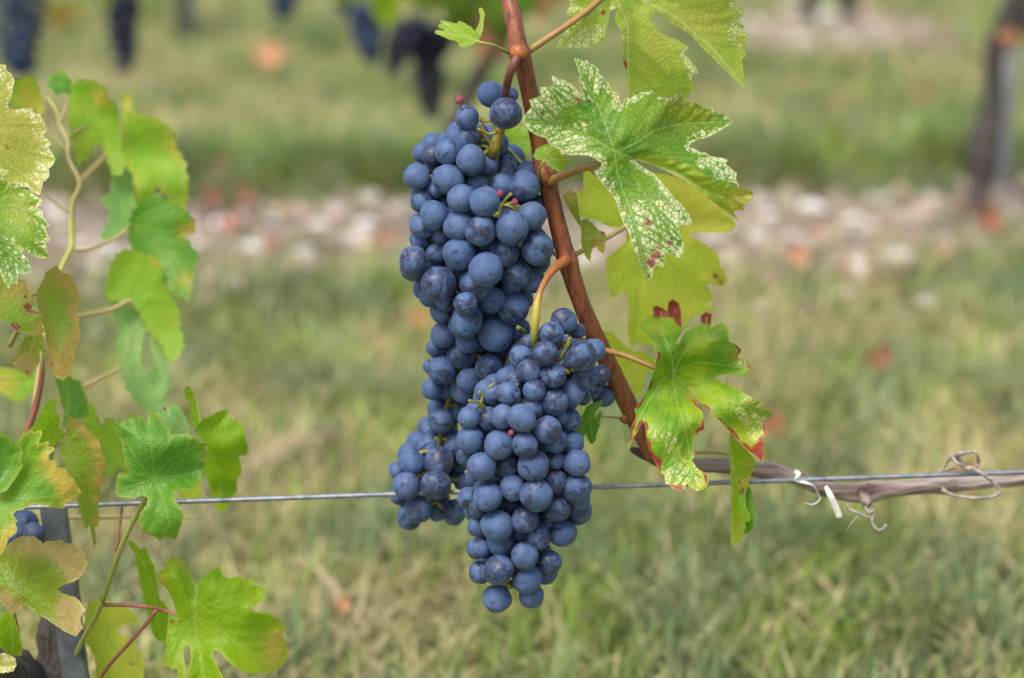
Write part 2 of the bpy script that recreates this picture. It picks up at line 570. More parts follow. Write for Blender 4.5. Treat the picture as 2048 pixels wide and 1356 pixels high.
def leaf(name, label, poly, O, tips, mat, off=0.0, gx=0.0, gz=0.25, cup=0.0, wav=0.0015, dome=0.0006, sp=5, teeth=None, smooth=0,
         ctrl=None, stalk=None, smat=None, seed=1, gap=30, extra=(), fold=None, grow=1.0, group='vine leaves on the near row', cat='vine leaf', side=-1):
    """one vine leaf: an Empty at its junction, a blade, and a stalk where the photograph shows one"""
    rng = random.Random(seed * 7 + 3)
    if grow != 1.0:
        cx = sum(p[0] for p in poly) / len(poly); cy = sum(p[1] for p in poly) / len(poly)
        poly = [(cx + (x - cx) * grow, cy + (y - cy) * grow) for x, y in poly]
    veins = [curve_pts([O] + list(t if isinstance(t[0], (tuple, list)) else [t])) for t in tips]
    k = (ROW_Y + off) * 1.03 / F
    ph = [rng.uniform(0, 6.28) for _ in range(6)]
    wl = [rng.uniform(0.03, 0.06) for _ in range(3)]
    th = [rng.uniform(0, 3.14) for _ in range(3)]

    def dep(q, mv, sv, ed):
        x = (q[:, 0] - O[0]) * k; z = (O[1] - q[:, 1]) * k
        d = off + gx * x + gz * z + cup * (x * x + z * z) / 0.05
        for i in range(3):
            c = x * math.cos(th[i]) + z * math.sin(th[i])
            d = d + wav * np.sin(c / wl[i] * 6.28 + ph[i])
        d = d + wav * 0.9 * np.sin((x - z) / 0.016 + ph[3]) * np.exp(-(ed / 16) ** 2)
        d = d + side * dome * (1 - np.exp(-(sv / 7) ** 2)) + side * 1.1 * dome * (1 - np.exp(-(mv / 13) ** 2))
        if fold is not None: d = d + fold(q, x, z)
        return d

    def to3d(q, mv, sv, ed, extra_dep=None):
        d = dep(q, mv, sv, ed)
        if extra_dep is not None: d = d + extra_dep(q)
        return [P(a, b, c) for (a, b), c in zip(q, d)]
    o2 = np.array([O], float)
    dO = float(dep(o2, np.zeros(1), np.zeros(1), np.full(1, 99.))[0])
    org = P(O[0], O[1], dO)
    root = empty(name, org, label, cat, group)
    me = blade_mesh(poly, O, veins, None, sp, ctrl, seed, gap, org, to3d, teeth, smooth)
    link('blade', me, mat, root)
    for i, e in enumerate(extra):
        vv = [curve_pts(t) for t in e.get('veins', [])]
        me = blade_mesh(e['poly'], O, vv, None, sp, e.get('ctrl'), seed + 50 + i, gap if vv else 0, org,
                        lambda q, a, b, c: to3d(q, a, b, c, e['dep']), e.get('teeth'), e.get('smooth', 0), 'folded_lobe')
        link('folded_lobe', me, e.get('mat', mat), root)
    if stalk:
        L = [list(t) for t in stalk]
        L.append([O[0], O[1], dO + 0.0012, L[-1][3] * 0.75])
        mb = MB()
        pxtube(mb, L, seg=10, knob=0.05)
        mb.build('stalk', smat or M['stalk'], root, org)
    LEAVES[name + label] = root
    return root


# a plain leaf outline in its own plane (metres), for leaves far off or on the ground
def plain_leaf(seed, size, mat, curl=0.25, name='blade', sp=0.0045, ctrl=None):
    rng = random.Random(seed)
    pts = []
    lob = [(-2.25, .62), (-1.15, .86), (0.0, 1.0), (1.15, .86), (2.25, .62)]
    lob = [(a + rng.uniform(-.1, .1), r * rng.uniform(.88, 1.08)) for a, r in lob]
    for i in range(96):
        t = -math.pi + 2 * math.pi * i / 96
        r = 0.30
        for a, rr in lob:
            r = max(r, rr * math.exp(-abs((t - a) / 0.62) ** 1.7))
        r *= 1 - 0.8 * math.exp(-((abs(t) - math.pi) / 0.22) ** 2)
        r *= 1 + 0.07 * (abs((i * 0.5) % 1 - .5) * 4 - 1) * (1 if r > .4 else .3)
        pts.append((math.sin(t) * r * size, math.cos(t) * r * size))
    sc = 1000.0
    P2 = [(x * sc, y * sc) for x, y in pts]
    veins = [[(0, 0), (math.sin(a) * r * size * sc * .92, math.cos(a) * r * size * sc * .92)] for a, r in lob]
    ph = [rng.uniform(0, 6) for _ in range(4)]

    def to3d(q, mv, sv, ed):
        x, y = q[:, 0] / sc, q[:, 1] / sc
        rr = np.hypot(x, y)
        z = curl * rr * rr / size + 0.10 * size * np.sin(x / size * 3 + ph[0]) + 0.08 * size * np.sin(y / size * 3.4 + ph[1]) + 0.12 * size * curl * np.sin(5 * np.arctan2(x, y) + ph[2]) * (rr / size) ** 2
        return [Vector(v) for v in zip(x, y, z)]
    return blade_mesh(P2, (0, 0), veins, None, sp * sc, ctrl, seed, 18, None, to3d, None, 0, name)
# ---------------------------------------------------------------- materials used near by
M = {}
M['stalk'] = m_stem('leaf_stalk', [(0.0, (0.24, 0.23, 0.045)), (0.35, (0.36, 0.19, 0.06)), (0.75, (0.34, 0.22, 0.07)), (1.0, (0.30, 0.32, 0.09))], streak=0.15, specks=0.15)
M['stalk_green'] = m_stem('green_leaf_stalk', [(0.0, (0.26, 0.29, 0.07)), (1.0, (0.34, 0.36, 0.10))], streak=0.1, specks=0.1)
M['stalk_red'] = m_stem('red_leaf_stalk', [(0.0, (0.24, 0.10, 0.06)), (0.8, (0.28, 0.10, 0.07)), (1.0, (0.33, 0.30, 0.09))], streak=0.15, specks=0.1)
M['shoot_skin'] = m_stem('yellow_green_shoot', [(0.0, (0.36, 0.33, 0.12)), (0.25, (0.38, 0.38, 0.08)), (0.45, (0.42, 0.42, 0.09)), (0.6, (0.38, 0.32, 0.15)), (1.0, (0.36, 0.37, 0.11))], streak=0.15, specks=0.1)
M['stalk_tan'] = m_stem('tan_leaf_stalk', [(0.0, (0.33, 0.27, 0.10)), (0.6, (0.40, 0.30, 0.14)), (1.0, (0.36, 0.34, 0.10))], streak=0.1, specks=0.1)
M['leaf_hero'] = m_leaf('bleached_vine_leaf', (0.095, 0.255, 0.014), (0.185, 0.34, 0.016), vein=(0.36, 0.46, 0.16), edge=(0.55, 0.58, 0.25), edge_w=3.5, net=0.55, spots=0.9, trans=0.26, vs=0.8, vw=1.2, white=(0.60, 0.63, 0.38), yel=(0.29, 0.37, 0.025), red=(0.13, 0.025, 0.03))
M['leaf_under'] = m_leaf('leaf_underside', (0.31, 0.45, 0.060), (0.38, 0.49, 0.065), vein=(0.48, 0.52, 0.22), edge=(0.38, 0.40, 0.14), edge_w=5, net=0.30, spots=0.35, trans=0.50, yel=(0.46, 0.48, 0.09), vw=2.2, side=-1, netc=(0.11, 0.19, 0.03), vs=0.7)
M['leaf_flap'] = m_leaf('folded_leaf_underside', (0.22, 0.36, 0.030), (0.30, 0.40, 0.035), vein=(0.34, 0.40, 0.13), edge=(0.36, 0.34, 0.08), edge_w=4, net=0.12, spots=0.8, trans=0.36, vw=1.6, side=-1, netc=(0.10, 0.17, 0.025), vs=0.5)
M['leaf_yellow'] = m_leaf('yellow_green_leaf', (0.45, 0.57, 0.055), (0.52, 0.60, 0.075), vein=(0.30, 0.41, 0.10), edge=(0.46, 0.50, 0.12), edge_w=6, net=0.15, spots=0.25, trans=0.60, yel=(0.52, 0.49, 0.08), netc=(0.16, 0.22, 0.03), vs=0.8)
M['leaf_red'] = m_leaf('red_tipped_leaf', (0.12, 0.30, 0.014), (0.31, 0.46, 0.018), vein=(0.36, 0.45, 0.14), edge=(0.46, 0.33, 0.08), edge_w=3.5, net=0.15, spots=0.3, trans=0.28, white=(0.60, 0.57, 0.27), vs=0.8, red=(0.20, 0.012, 0.020))
M['leaf_green'] = m_leaf('green_vine_leaf', (0.095, 0.27, 0.028), (0.14, 0.31, 0.028), vein=(0.20, 0.38, 0.08), edge=(0.24, 0.36, 0.05), edge_w=5, net=0.12, spots=0.05, trans=0.38)
M['leaf_lime'] = m_leaf('lime_vine_leaf', (0.19, 0.37, 0.009), (0.25, 0.40, 0.012), vein=(0.34, 0.46, 0.10), edge=(0.36, 0.42, 0.05), edge_w=5, net=0.08, spots=0.1, trans=0.46, vs=0.7)
M['leaf_fan'] = m_leaf('yellow_tipped_leaf', (0.10, 0.28, 0.016), (0.17, 0.33, 0.016), vein=(0.26, 0.38, 0.07), edge=(0.46, 0.46, 0.08), edge_w=5, net=0.12, spots=0.1, trans=0.34, yel=(0.56, 0.44, 0.08))
M['leaf_tan'] = m_leaf('tan_edged_leaf', (0.18, 0.29, 0.014), (0.24, 0.31, 0.018), vein=(0.30, 0.37, 0.12), edge=(0.46, 0.38, 0.16), edge_w=5, net=0.10, spots=0.1, trans=0.34, yel=(0.44, 0.34, 0.13), red=(0.30, 0.07, 0.04))
M['leaf_brown'] = m_leaf('brown_edged_leaf', (0.20, 0.34, 0.025), (0.26, 0.35, 0.035), vein=(0.26, 0.33, 0.09), edge=(0.38, 0.30, 0.09), edge_w=5, net=0.10, spots=0.3, trans=0.38, yel=(0.46, 0.33, 0.09), red=(0.22, 0.03, 0.04))
M['leaf_far'] = m_leaf('leaf_out_of_reach', (0.23, 0.43, 0.030), (0.29, 0.46, 0.045), vein=(0.25, 0.38, 0.08), edge=(0.26, 0.32, 0.05), edge_w=8, net=0.0, spots=0.0, trans=0.46, yel=(0.46, 0.44, 0.06))
M['leaf_pale'] = m_leaf('pale_leaf_face', (0.17, 0.34, 0.085), (0.22, 0.38, 0.11), vein=(0.26, 0.38, 0.14), edge=(0.26, 0.34, 0.08), edge_w=8, net=0.0, spots=0.0, trans=0.30)
M['leaf_cream'] = m_leaf('cream_edged_leaf', (0.34, 0.43, 0.060), (0.42, 0.46, 0.080), vein=(0.22, 0.31, 0.05), edge=(0.62, 0.60, 0.36), edge_w=4, net=0.12, yel=(0.48, 0.44, 0.09), spots=0.5, trans=0.38, white=(0.76, 0.74, 0.50))
M['leaf_mottle'] = m_leaf('white_mottled_leaf', (0.16, 0.33, 0.018), (0.24, 0.39, 0.020), vein=(0.13, 0.24, 0.04), edge=(0.60, 0.62, 0.34), edge_w=4, net=0.25, spots=1.0, trans=0.32)

# ---------------------------------------------------------------- leaves on the right of the picture
H = (1020, 90, 2.767)
hero_O = Z(*H, (578, 590))[0]


def hz(*p): return Z(*H, *p)


fa, fb = hz((690, 632))[0], hz((1200, 920))[0]     # the fold of the lower right lobe
fdx, fdy = fb[0] - fa[0], fb[1] - fa[1]
fL = math.hypot(fdx, fdy)


def hero_fold(q, x, z):
    d = ((q[:, 0] - fa[0]) * fdy - (q[:, 1] - fa[1]) * fdx) / fL      # above the fold line: positive
    t = ((q[:, 0] - fa[0]) * fdx + (q[:, 1] - fa[1]) * fdy) / fL
    near = 1 / (1 + np.exp(-(t - 15) / 10))
    return 0.010 * np.exp(-np.maximum(d, 0) / 38) * 0 + near * 0.006 * np.clip(d / 60, 0, 1.2) * (d > 0)


def flap_dep(q):
    d = ((q[:, 0] - fa[0]) * fdy - (q[:, 1] - fa[1]) * fdx) / fL
    t = ((q[:, 0] - fa[0]) * fdx + (q[:, 1] - fa[1]) * fdy) / fL
    near = 1 / (1 + np.exp(-(t - 15) / 10))
    return -near * (0.006 * np.clip(d / 60, 0, 1.2) + 0.0012 + 0.010 * np.sin(np.clip(d / 45, 0, 1.5708)))


hero = hz((505, 650), (455, 622), (430, 610), (400, 610), (370, 605), (340, 610), (310, 602), (285, 602), (277, 578), (240, 560), (215, 545), (200, 517), (150, 500),
          (105, 472), (85, 437), (68, 420), (75, 395), (105, 360), (120, 345), (106, 305), (150, 288), (173, 280), (168, 233), (205, 232), (240, 226), (231, 168), (270, 185),
          (330, 210), (365, 240), (388, 268), (399, 280), (396, 255), (378, 190), (388, 170), (374, 125), (351, 70), (395, 82), (408, 96), (428, 80), (445, 110), (465, 108),
          (488, 135), (492, 160), (520, 182), (545, 212), (562, 252), (590, 265), (603, 280), (608, 315), (622, 335), (632, 305), (645, 286), (663, 303), (690, 276), (706, 280), (720, 262),
          (760, 260), (785, 246), (800, 292), (838, 284), (862, 297), (890, 290), (935, 268), (962, 266), (965, 305), (1010, 318), (1060, 324), (1070, 346), (1122, 352), (1132, 372),
          (1182, 382), (1210, 405), (1240, 428), (1200, 450), (1140, 487), (1090, 512), (1040, 522), (1000, 545), (988, 565), (1020, 574), (1060, 597), (1080, 594), (1110, 616), (1150, 622),
          (1197, 629), (1205, 645), (1190, 655), (1225, 686), (1256, 710), (1250, 740), (1267, 782), (1262, 850), (1230, 925), (1200, 922), (1140, 878), (1080, 835), (1010, 778), (960, 745), (900, 712),
          (850, 690), (800, 666), (740, 648), (690, 634), (700, 650), (720, 665), (760, 690), (800, 718), (832, 752), (862, 788), (890, 820), (912, 852), (940, 872), (962, 900),
          (985, 930), (1002, 962), (1008, 992), (980, 996), (930, 996), (937, 1032), (957, 1080), (962, 1132), (946, 1180), (900, 1165), (860, 1146), (857, 1190), (847, 1232),
          (805, 1214), (790, 1250), (787, 1282), (765, 1302), (745, 1270), (720, 1210), (690, 1150), (675, 1100), (655, 1030), (630, 990), (610, 940), (595, 890), (580, 850),
          (560, 820), (530, 790), (510, 765), (490, 740), (471, 722), (466, 698), (490, 690), (506, 668))
flap = hz((690, 634), (680, 615), (720, 604), (780, 614), (850, 620), (900, 634), (950, 648), (1000, 662), (1016, 664), (1020, 690), (1070, 713), (1110, 738), (1180, 764), (1240, 779),
          (1290, 789), (1330, 806), (1345, 815), (1338, 850), (1312, 878), (1287, 897), (1300, 914), (1265, 914), (1236, 922), (1252, 950), (1274, 982), (1238, 958), (1200, 924), (1140, 880),
          (1080, 838), (1010, 780), (960, 746), (900, 714), (850, 692), (800, 668), (740, 650))


def hc(*L): return [(*hz((a, b))[0], v, r / 2.767) for a, b, v, r in L]


leaf('vine_leaf', 'large green leaf bleached white between its veins, one lobe folded over', hero, hero_O,
     [hz((450, 515), (270, 440), (75, 420)), hz((535, 460), (470, 300), (360, 85)), hz((700, 540), (800, 475), (960, 435), (1225, 426)), hz((640, 610), (760, 655), (1000, 770)),
      hz((600, 730), (680, 960), (762, 1290))], M['leaf_hero'], off=-0.030, gz=0.40, gx=0.12, wav=0.0016, dome=0.0009, sp=3.0, seed=5, gap=26, fold=hero_fold,
     ctrl={'wh': hc((120, 420, 1.25, 130), (240, 250, 1.0, 120), (390, 130, 1.1, 110), (330, 560, .95, 110), (470, 220, .55, 90), (420, 420, .45, 100), (590, 330, .5, 50), (700, 300, .5, 40), (900, 300, .35, 60),
                           (1190, 690, .9, 90), (1060, 640, .6, 70), (720, 640, .6, 40), (480, 660, .9, 60), (840, 950, .95, 120), (880, 1100, 1.2, 130), (700, 900, .55, 80), (560, 760, .6, 60), (790, 1210, 1.1, 90),
                           (680, 1050, .5, 70), (930, 520, .3, 120), (1060, 500, .5, 50), (960, 960, .7, 60)) + [('edge', .7, 11)],
           'ye': hc((820, 380, .5, 170), (1050, 380, .75, 130), (950, 330, .5, 90), (790, 800, .3, 60), (640, 930, .5, 60), (790, 1200, .6, 90)),  # yellowing; on the upper right lobe it paints in the shadow-lit tone
           'rd': hc((375, 305, .55, 22), (1235, 428, .8, 14), (765, 985, .62, 24), (815, 1160, .65, 22), (785, 1215, .7, 24), (825, 1115, .5, 22), (880, 1095, .5, 26), (770, 1180, .4, 40), (180, 380, .5, 16), (330, 405, .45, 14), (710, 440, .45, 16), (830, 380, .4, 10), (765, 1285, .6, 22), (70, 425, .6, 12), (750, 1110, .35, 14))},
     extra=[{'poly': flap, 'dep': flap_dep, 'mat': M['leaf_flap'], 'veins': [hz((700, 628), (900, 690), (1100, 810), (1320, 830))],
             'ctrl': {'ye': hc((1290, 850, .8, 110), (1050, 730, .3, 80)), 'rd': hc((1340, 815, .7, 14), (1010, 740, .25, 30)), 'wh': []}}],
     stalk=[(1092, 366, 0.004, 20), (1108, 358, 0.000, 18), (1140, 346, -0.008, 15), (1175, 334, -0.018, 14), (1205, 322, -0.022, 13)])

leaf('vine_leaf', 'pale underside of a broad leaf cut off by the top edge, right of the cane',
     Z(1100, 0, 5.1175, (150, -150), (190, 0), (200, 60), (162, 130), (190, 175), (165, 280), (150, 340), (100, 410), (58, 465), (75, 500), (130, 492), (180, 496), (240, 478), (262, 495), (300, 490), (340, 518), (375, 490), (430, 505), (455, 465), (490, 440), (520, 430), (545, 432), (560, 390),
       (572, 350), (600, 200), (612, 110), (660, 88), (706, 84), (680, 130), (660, 200), (690, 262), (735, 320), (745, 420), (740, 560), (750, 650), (775, 720), (792, 850), (800, 960), (830, 1050),
       (1100, 1120), (1400, 1060), (1410, 1000), (1432, 960), (1470, 940), (1482, 900), (1450, 840), (1460, 770), (1522, 745), (1490, 680), (1430, 610), (1370, 545), (1384, 520), (1428, 490), (1360, 440), (1280, 400),
       (1200, 370), (1120, 330), (1060, 240), (1018, 160), (1040, 142), (1140, 140), (1230, 230), (1330, 290), (1440, 362), (1560, 492), (1680, 602), (1800, 732), (1900, 832), (1980, 912), (2002, 870),
       (1986, 770), (1964, 602), (2008, 575), (2000, 530), (1978, 470), (2044, 425), (2020, 350), (1976, 290), (1992, 265), (1928, 208), (2000, 150), (1960, 90), (1895, 40), (1910, -10), (1850, -150), (1400, -350), (1000, -420), (600, -350), (300, -300)),
     Z(1100, 0, 5.1175, (640, -90))[0],
     [Z(1100, 0, 5.1175, (700, 30), (785, 230), (800, 500), (803, 1000)), Z(1100, 0, 5.1175, (900, -20), (1290, 180), (1480, 340), (1700, 540), (1985, 895)), Z(1100, 0, 5.1175, (520, 40), (330, 240), (75, 485)),
      Z(1100, 0, 5.1175, (1100, -130), (1800, -140))],
     M['leaf_under'], off=0.018, gz=0.10, gx=0.15, wav=0.002, dome=0.0010, sp=4.0, seed=12, gap=34, side=1,
     ctrl={'wh': [(1125, 85, 1.0, 35), (1165, 85, 1.0, 35), (1195, 80, .8, 25), (1150, 20, .5, 40), (1390, 130, .9, 25), (1470, 70, .6, 30), (1460, 10, .5, 30), ('edge', .5, 10)],
           'ye': [(1330, 60, .5, 60), (1300, 110, .5, 40), (1400, 50, .6, 50), (1440, 40, .5, 40)], 'rd': [(1206, 25, .62, 7), (1246, 122, .5, 8), (1251, 133, .45, 8), (1382, 192, .55, 8)]},
     stalk=[(1050, 106, 0.004, 17), (1064, 97, 0.002, 15), (1120, 60, 0.004, 13), (1170, 25, 0.010, 13), (1202, -3, 0.016, 13)])

leaf('young_leaf', 'small ragged young leaf on a thin stalk left of the cane at the top',
     Z(840, 0, 6.78, (205, 420), (203, 456), (260, 475), (330, 502), (400, 540), (470, 546), (480, 558), (520, 566), (515, 590), (545, 632), (620, 640), (690, 625), (740, 590), (775, 565), (800, 530), (830, 482), (842, 440), (800, 450),
       (745, 425), (700, 368), (660, 350), (600, 312), (560, 290), (520, 286), (495, 325), (465, 312), (420, 302), (350, 285), (275, 262), (282, 312), (243, 350), (262, 380), (335, 402), (300, 412), (230, 400)),
     Z(840, 0, 6.78, (770, 555))[0], [Z(840, 0, 6.78, (560, 440), (290, 290)), Z(840, 0, 6.78, (600, 500), (220, 432)), Z(840, 0, 6.78, (660, 590), (550, 610))], M['leaf_lime'], off=-0.012, gz=0.7, gx=-0.2,
     wav=0.0012, dome=0.0007, sp=2.6, seed=21, gap=14, ctrl={'wh': [(872, 62, .8, 8), (884, 50, .6, 6)], 'ye': [], 'rd': [(920, 86, .4, 6)]},
     extra=[{'poly': Z(840, 0, 6.78, (842, 440), (800, 450), (745, 425), (780, 360), (806, 300), (815, 200), (793, 150), (797, 115), (822, 98), (860, 130), (870, 170), (882, 190), (868, 250), (860, 310), (858, 380)),
             'dep': lambda q: 0.004 + 0.0 * q[:, 0], 'veins': [Z(840, 0, 6.78, (835, 450), (840, 300), (835, 130))]}],
     stalk=[(1019, 106, 0.0, 8), (1000, 97, -0.006, 6.5), (985, 90, -0.010, 6), (965, 86, -0.012, 6)], smat=M['stalk_green'])

leaf('young_leaf', 'small rounded green leaf on the cane node below the tip of the bleached leaf',
     Z(790, 150, 6.024, (1665, 985), (1690, 910), (1720, 880), (1750, 862), (1800, 838), (1850, 828), (1900, 835), (1932, 852), (1960, 890), (1990, 900), (2012, 950), (2050, 980), (2062, 1010), (2112, 1022), (2085, 1060), (2050, 1102), (2020, 1152), (1960, 1160), (1880, 1122),
       (1820, 1070), (1790, 1040), (1760, 1024), (1710, 1022)), Z(790, 150, 6.024, (1790, 1045))[0],
     [Z(790, 150, 6.024, (1850, 930), (1930, 870)), Z(790, 150, 6.024, (1900, 1020), (2090, 1020)), Z(790, 150, 6.024, (1760, 960), (1710, 910)), Z(790, 150, 6.024, (1880, 1090), (2000, 1150))], M['leaf_lime'], off=-0.016, gz=0.5, wav=0.0012, sp=2.6, seed=22, gap=14,
     teeth=(9, 1.6), stalk=[(1078, 352, 0.0, 7), (1080, 338, -0.012, 6), (1086, 326, -0.016, 5)], smat=M['stalk_green'])

leaf('vine_leaf', 'bright green leaf tucked behind the top of the upper bunch beside the cane',
     Z(790, 150, 6.024, (1140, 780), (1150, 640), (1250, 590), (1340, 660), (1400, 630), (1500, 600), (1580, 640), (1645, 700), (1668, 800), (1650, 880), (1610, 942), (1585, 1000), (1600, 1080), (1560, 1112), (1480, 1152), (1400, 1080), (1300, 1000), (1250, 900)),
     Z(790, 150, 6.024, (1262, 812))[0], [Z(790, 150, 6.024, (1400, 690), (1490, 620)), Z(790, 150, 6.024, (1450, 830), (1655, 820)), Z(790, 150, 6.024, (1400, 1000), (1500, 1130)), Z(790, 150, 6.024, (1230, 720), (1200, 640))], M['leaf_lime'], off=0.045, gz=0.3, gx=0.2, sp=4, seed=23, gap=22, teeth=(10, 1.6),
     stalk=[(1086, 352, 0.010, 9), (1058, 341, 0.022, 8), (1030, 312, 0.034, 7.5), (1010, 292, 0.040, 7)], smat=M['stalk_green'])

X3, X4 = (1100, 320, 5.1175), (1160, 560, 4.52)
leaf('vine_leaf', 'big yellow green leaf with a long drooping lobe behind the bleached leaf',
     Z(*X3, (340, 110), (400, 108), (460, 170), (560, 240), (640, 200), (760, 100), (900, 90), (1060, 130), (1200, 150), (1300, 180), (1500, 268), (1640, 380), (1750, 482), (1830, 560), (1885, 620), (1903, 682), (1840, 737), (1700, 747), (1560, 742),
       (1440, 752), (1450, 790), (1500, 812), (1600, 868), (1700, 940), (1735, 1000), (1742, 1080), (1790, 1168), (1815, 1240), (1772, 1295), (1680, 1272), (1600, 1262), (1610, 1330)) +
     Z(*X4, (1160, 50), (1190, 110), (1212, 200), (1200, 262), (1120, 300), (1010, 332), (930, 420), (850, 502), (780, 560), (700, 600), (640, 582), (580, 590), (520, 540), (490, 625), (440, 560), (430, 420), (440, 250), (425, 130), (380, 108), (310, 160), (280, 150), (262, 60), (240, 0)) +
     Z(*X3, (580, 1180), (568, 1010), (650, 950), (770, 852), (785, 740), (760, 660), (700, 692), (600, 682), (480, 620), (350, 590), (280, 560), (258, 460), (228, 360), (280, 318), (342, 300), (340, 200)),
     (1296, 428), [[(1370, 440), (1468, 455)], [(1370, 500), (1450, 562)], [(1340, 520), (1385, 610)], [(1280, 520), (1262, 690)], [(1230, 400), (1165, 350)]], M['leaf_yellow'], off=0.052, gz=0.15, gx=0.1, wav=0.003, sp=5, seed=31, gap=36, teeth=(16, 1.8),
     ctrl={'ye': [(1380, 400, .6, 80), (1430, 450, .5, 60), (1440, 565, .8, 30), (1360, 590, .4, 60)], 'rd': [(1430, 552, .5, 9), (1442, 565, .45, 10), (1366, 375, .22, 16), (1160, 382, .5, 8), (1409, 545, .3, 8)], 'wh': [(1425, 610, .6, 20)]},
     stalk=[(1140, 514, 0.010, 12), (1160, 504, 0.018, 11), (1180, 494, 0.028, 10), (1215, 475, 0.040, 10), (1246, 456, 0.046, 11)], smat=M['stalk_tan'])

leaf('vine_leaf', 'small twisted green and russet leaf in front of the yellow green leaf',
     Z(*X3, (125, 365), (180, 308), (232, 315), (272, 350), (292, 500), (312, 620), (370, 598), (440, 650), (500, 720), (560, 738), (582, 790), (562, 880), (552, 955), (510, 942), (470, 890), (440, 902), (420, 965), (415, 1045), (370, 1000), (338, 930), (318, 850),
       (322, 700), (270, 622), (210, 532), (158, 432)), Z(*X3, (318, 640))[0], [Z(*X3, (250, 480), (200, 330)), Z(*X3, (370, 820), (410, 1020)), Z(*X3, (450, 800), (530, 930))], M['leaf_brown'], off=0.022, gz=0.3, gx=0.3, wav=0.003, sp=3.5, seed=32, gap=16,
     ctrl={'ye': [(1138, 390, .9, 20), (1200, 490, .9, 22)], 'rd': [(1206, 465, .5, 8), (1184, 490, .4, 7)], 'wh': []}, teeth=(10, 1.5))

X5 = (1240, 590, 3.39)


def rc(*L): return [(*Z(*X5, (a, b))[0], v, r / 3.39) for a, b, v, r in L]


leaf('vine_leaf', 'green leaf with dark red tips and edges in front of the cane above the wire',
     Z(*X5, (128, 208), (170, 160), (225, 133), (222, 85), (245, 68), (285, 85), (318, 105), (330, 45), (360, 28), (400, 55), (415, 110), (420, 220), (468, 185), (490, 122), (486, 165), (460, 217), (430, 242), (400, 290), (385, 330), (402, 322), (440, 250),
       (510, 215), (548, 200), (544, 140), (580, 112), (628, 124), (615, 225), (650, 200), (690, 191), (725, 213), (742, 260), (738, 315), (790, 338), (824, 375), (798, 418), (850, 448), (893, 492), (880, 522), (820, 547), (740, 541), (680, 545), (648, 560),
       (690, 584), (760, 620), (840, 664), (920, 710), (988, 736), (970, 747), (1012, 780), (1038, 825), (1000, 842), (938, 838), (970, 870), (997, 912), (1003, 952), (958, 975), (978, 1000), (966, 1040), (978, 1080), (966, 1145), (930, 1100), (870, 1060), (800, 980),
       (740, 920), (680, 860), (620, 805), (560, 750), (500, 690), (465, 655), (500, 700), (530, 740), (562, 790), (570, 850), (573, 912), (530, 930), (500, 962), (495, 1020), (512, 1090), (488, 1122), (520, 1170), (560, 1198), (594, 1225), (600, 1272), (576, 1315), (525, 1328),
       (480, 1305), (450, 1280), (440, 1312), (402, 1334), (360, 1312), (330, 1290), (308, 1280), (298, 1220), (270, 1200), (230, 1120), (200, 1060), (180, 960), (170, 880), (150, 860), (130, 900), (100, 960), (80, 1010), (43, 1065), (60, 990), (66, 915), (110, 820), (96, 780), (150, 700),
       (190, 630), (215, 560), (240, 480), (255, 400), (230, 350), (190, 290), (150, 240)), Z(*X5, (355, 525))[0],
     [Z(*X5, (350, 420), (290, 250), (280, 110)), Z(*X5, (460, 480), (560, 458), (880, 500)), Z(*X5, (500, 640), (700, 700), (1020, 822)), Z(*X5, (375, 680), (450, 950), (500, 1310)), Z(*X5, (270, 600), (150, 800), (60, 1030)), Z(*X5, (430, 400), (560, 260), (590, 150))],
     M['leaf_red'], off=-0.006, gz=0.45, gx=0.05, wav=0.0030, dome=0.0009, sp=3.4, seed=41, gap=26,
     ctrl={'rd': rc((260, 85, 1.3, 60), (370, 75, 1.4, 68), (405, 180, .7, 30), (590, 140, 1.3, 52), (950, 1050, .9, 60), (435, 345, .55, 22), (265, 1130, .5, 40), (400, 1310, .45, 30)) +
                       [('near', a, b, v, r, e / 3.39) for a, b, v, r in rc((455, 215, .9, 40), (130, 740, 1.0, 70), (80, 930, 1.1, 70), (55, 1040, 1.0, 50), (180, 900, 1.0, 60), (195, 1010, 1.0, 70), (265, 1150, 1.1, 90), (540, 760, .9, 60), (550, 900, 1.1, 50), (500, 1060, .7, 70),
                             (950, 1040, .9, 110), (990, 930, .9, 60), (400, 1320, .9, 60), (340, 1270, .6, 60), (585, 1250, 1.0, 70), (890, 500, .9, 50), (790, 350, .8, 60), (730, 910, .9, 110), (850, 1040, 1.0, 90), (640, 830, .7, 60), (250, 410, 1.0, 60), (230, 350, .7, 50), (215, 560, .8, 60), (190, 640, .7, 60), (560, 760, .7, 60), (460, 660, .6, 30)) for e in (20,)],
           'wh': rc((850, 770, 1.25, 94), (960, 810, 1.50, 94), (950, 900, 1.50, 84), (930, 930, 0.75, 64), (340, 1010, 0.88, 94), (450, 1170, 1.00, 84), (500, 1270, 1.50, 74), (360, 1260, 1.25, 74), (830, 470, 0.88, 54), (230, 930, 0.75, 54), (320, 1240, 1.25, 54)),
           'ye': rc((600, 300, .3, 100), (800, 420, .7, 60), (470, 680, .5, 40), (900, 1000, .7, 60), (420, 1060, .4, 50), (230, 250, .4, 60), (560, 880, .8, 40))},
     stalk=[(1141, 670, 0.030, 13), (1152, 673, 0.026, 12), (1200, 697, 0.012, 12), (1250, 711, 0.004, 11), (1308, 734, -0.002, 11)])

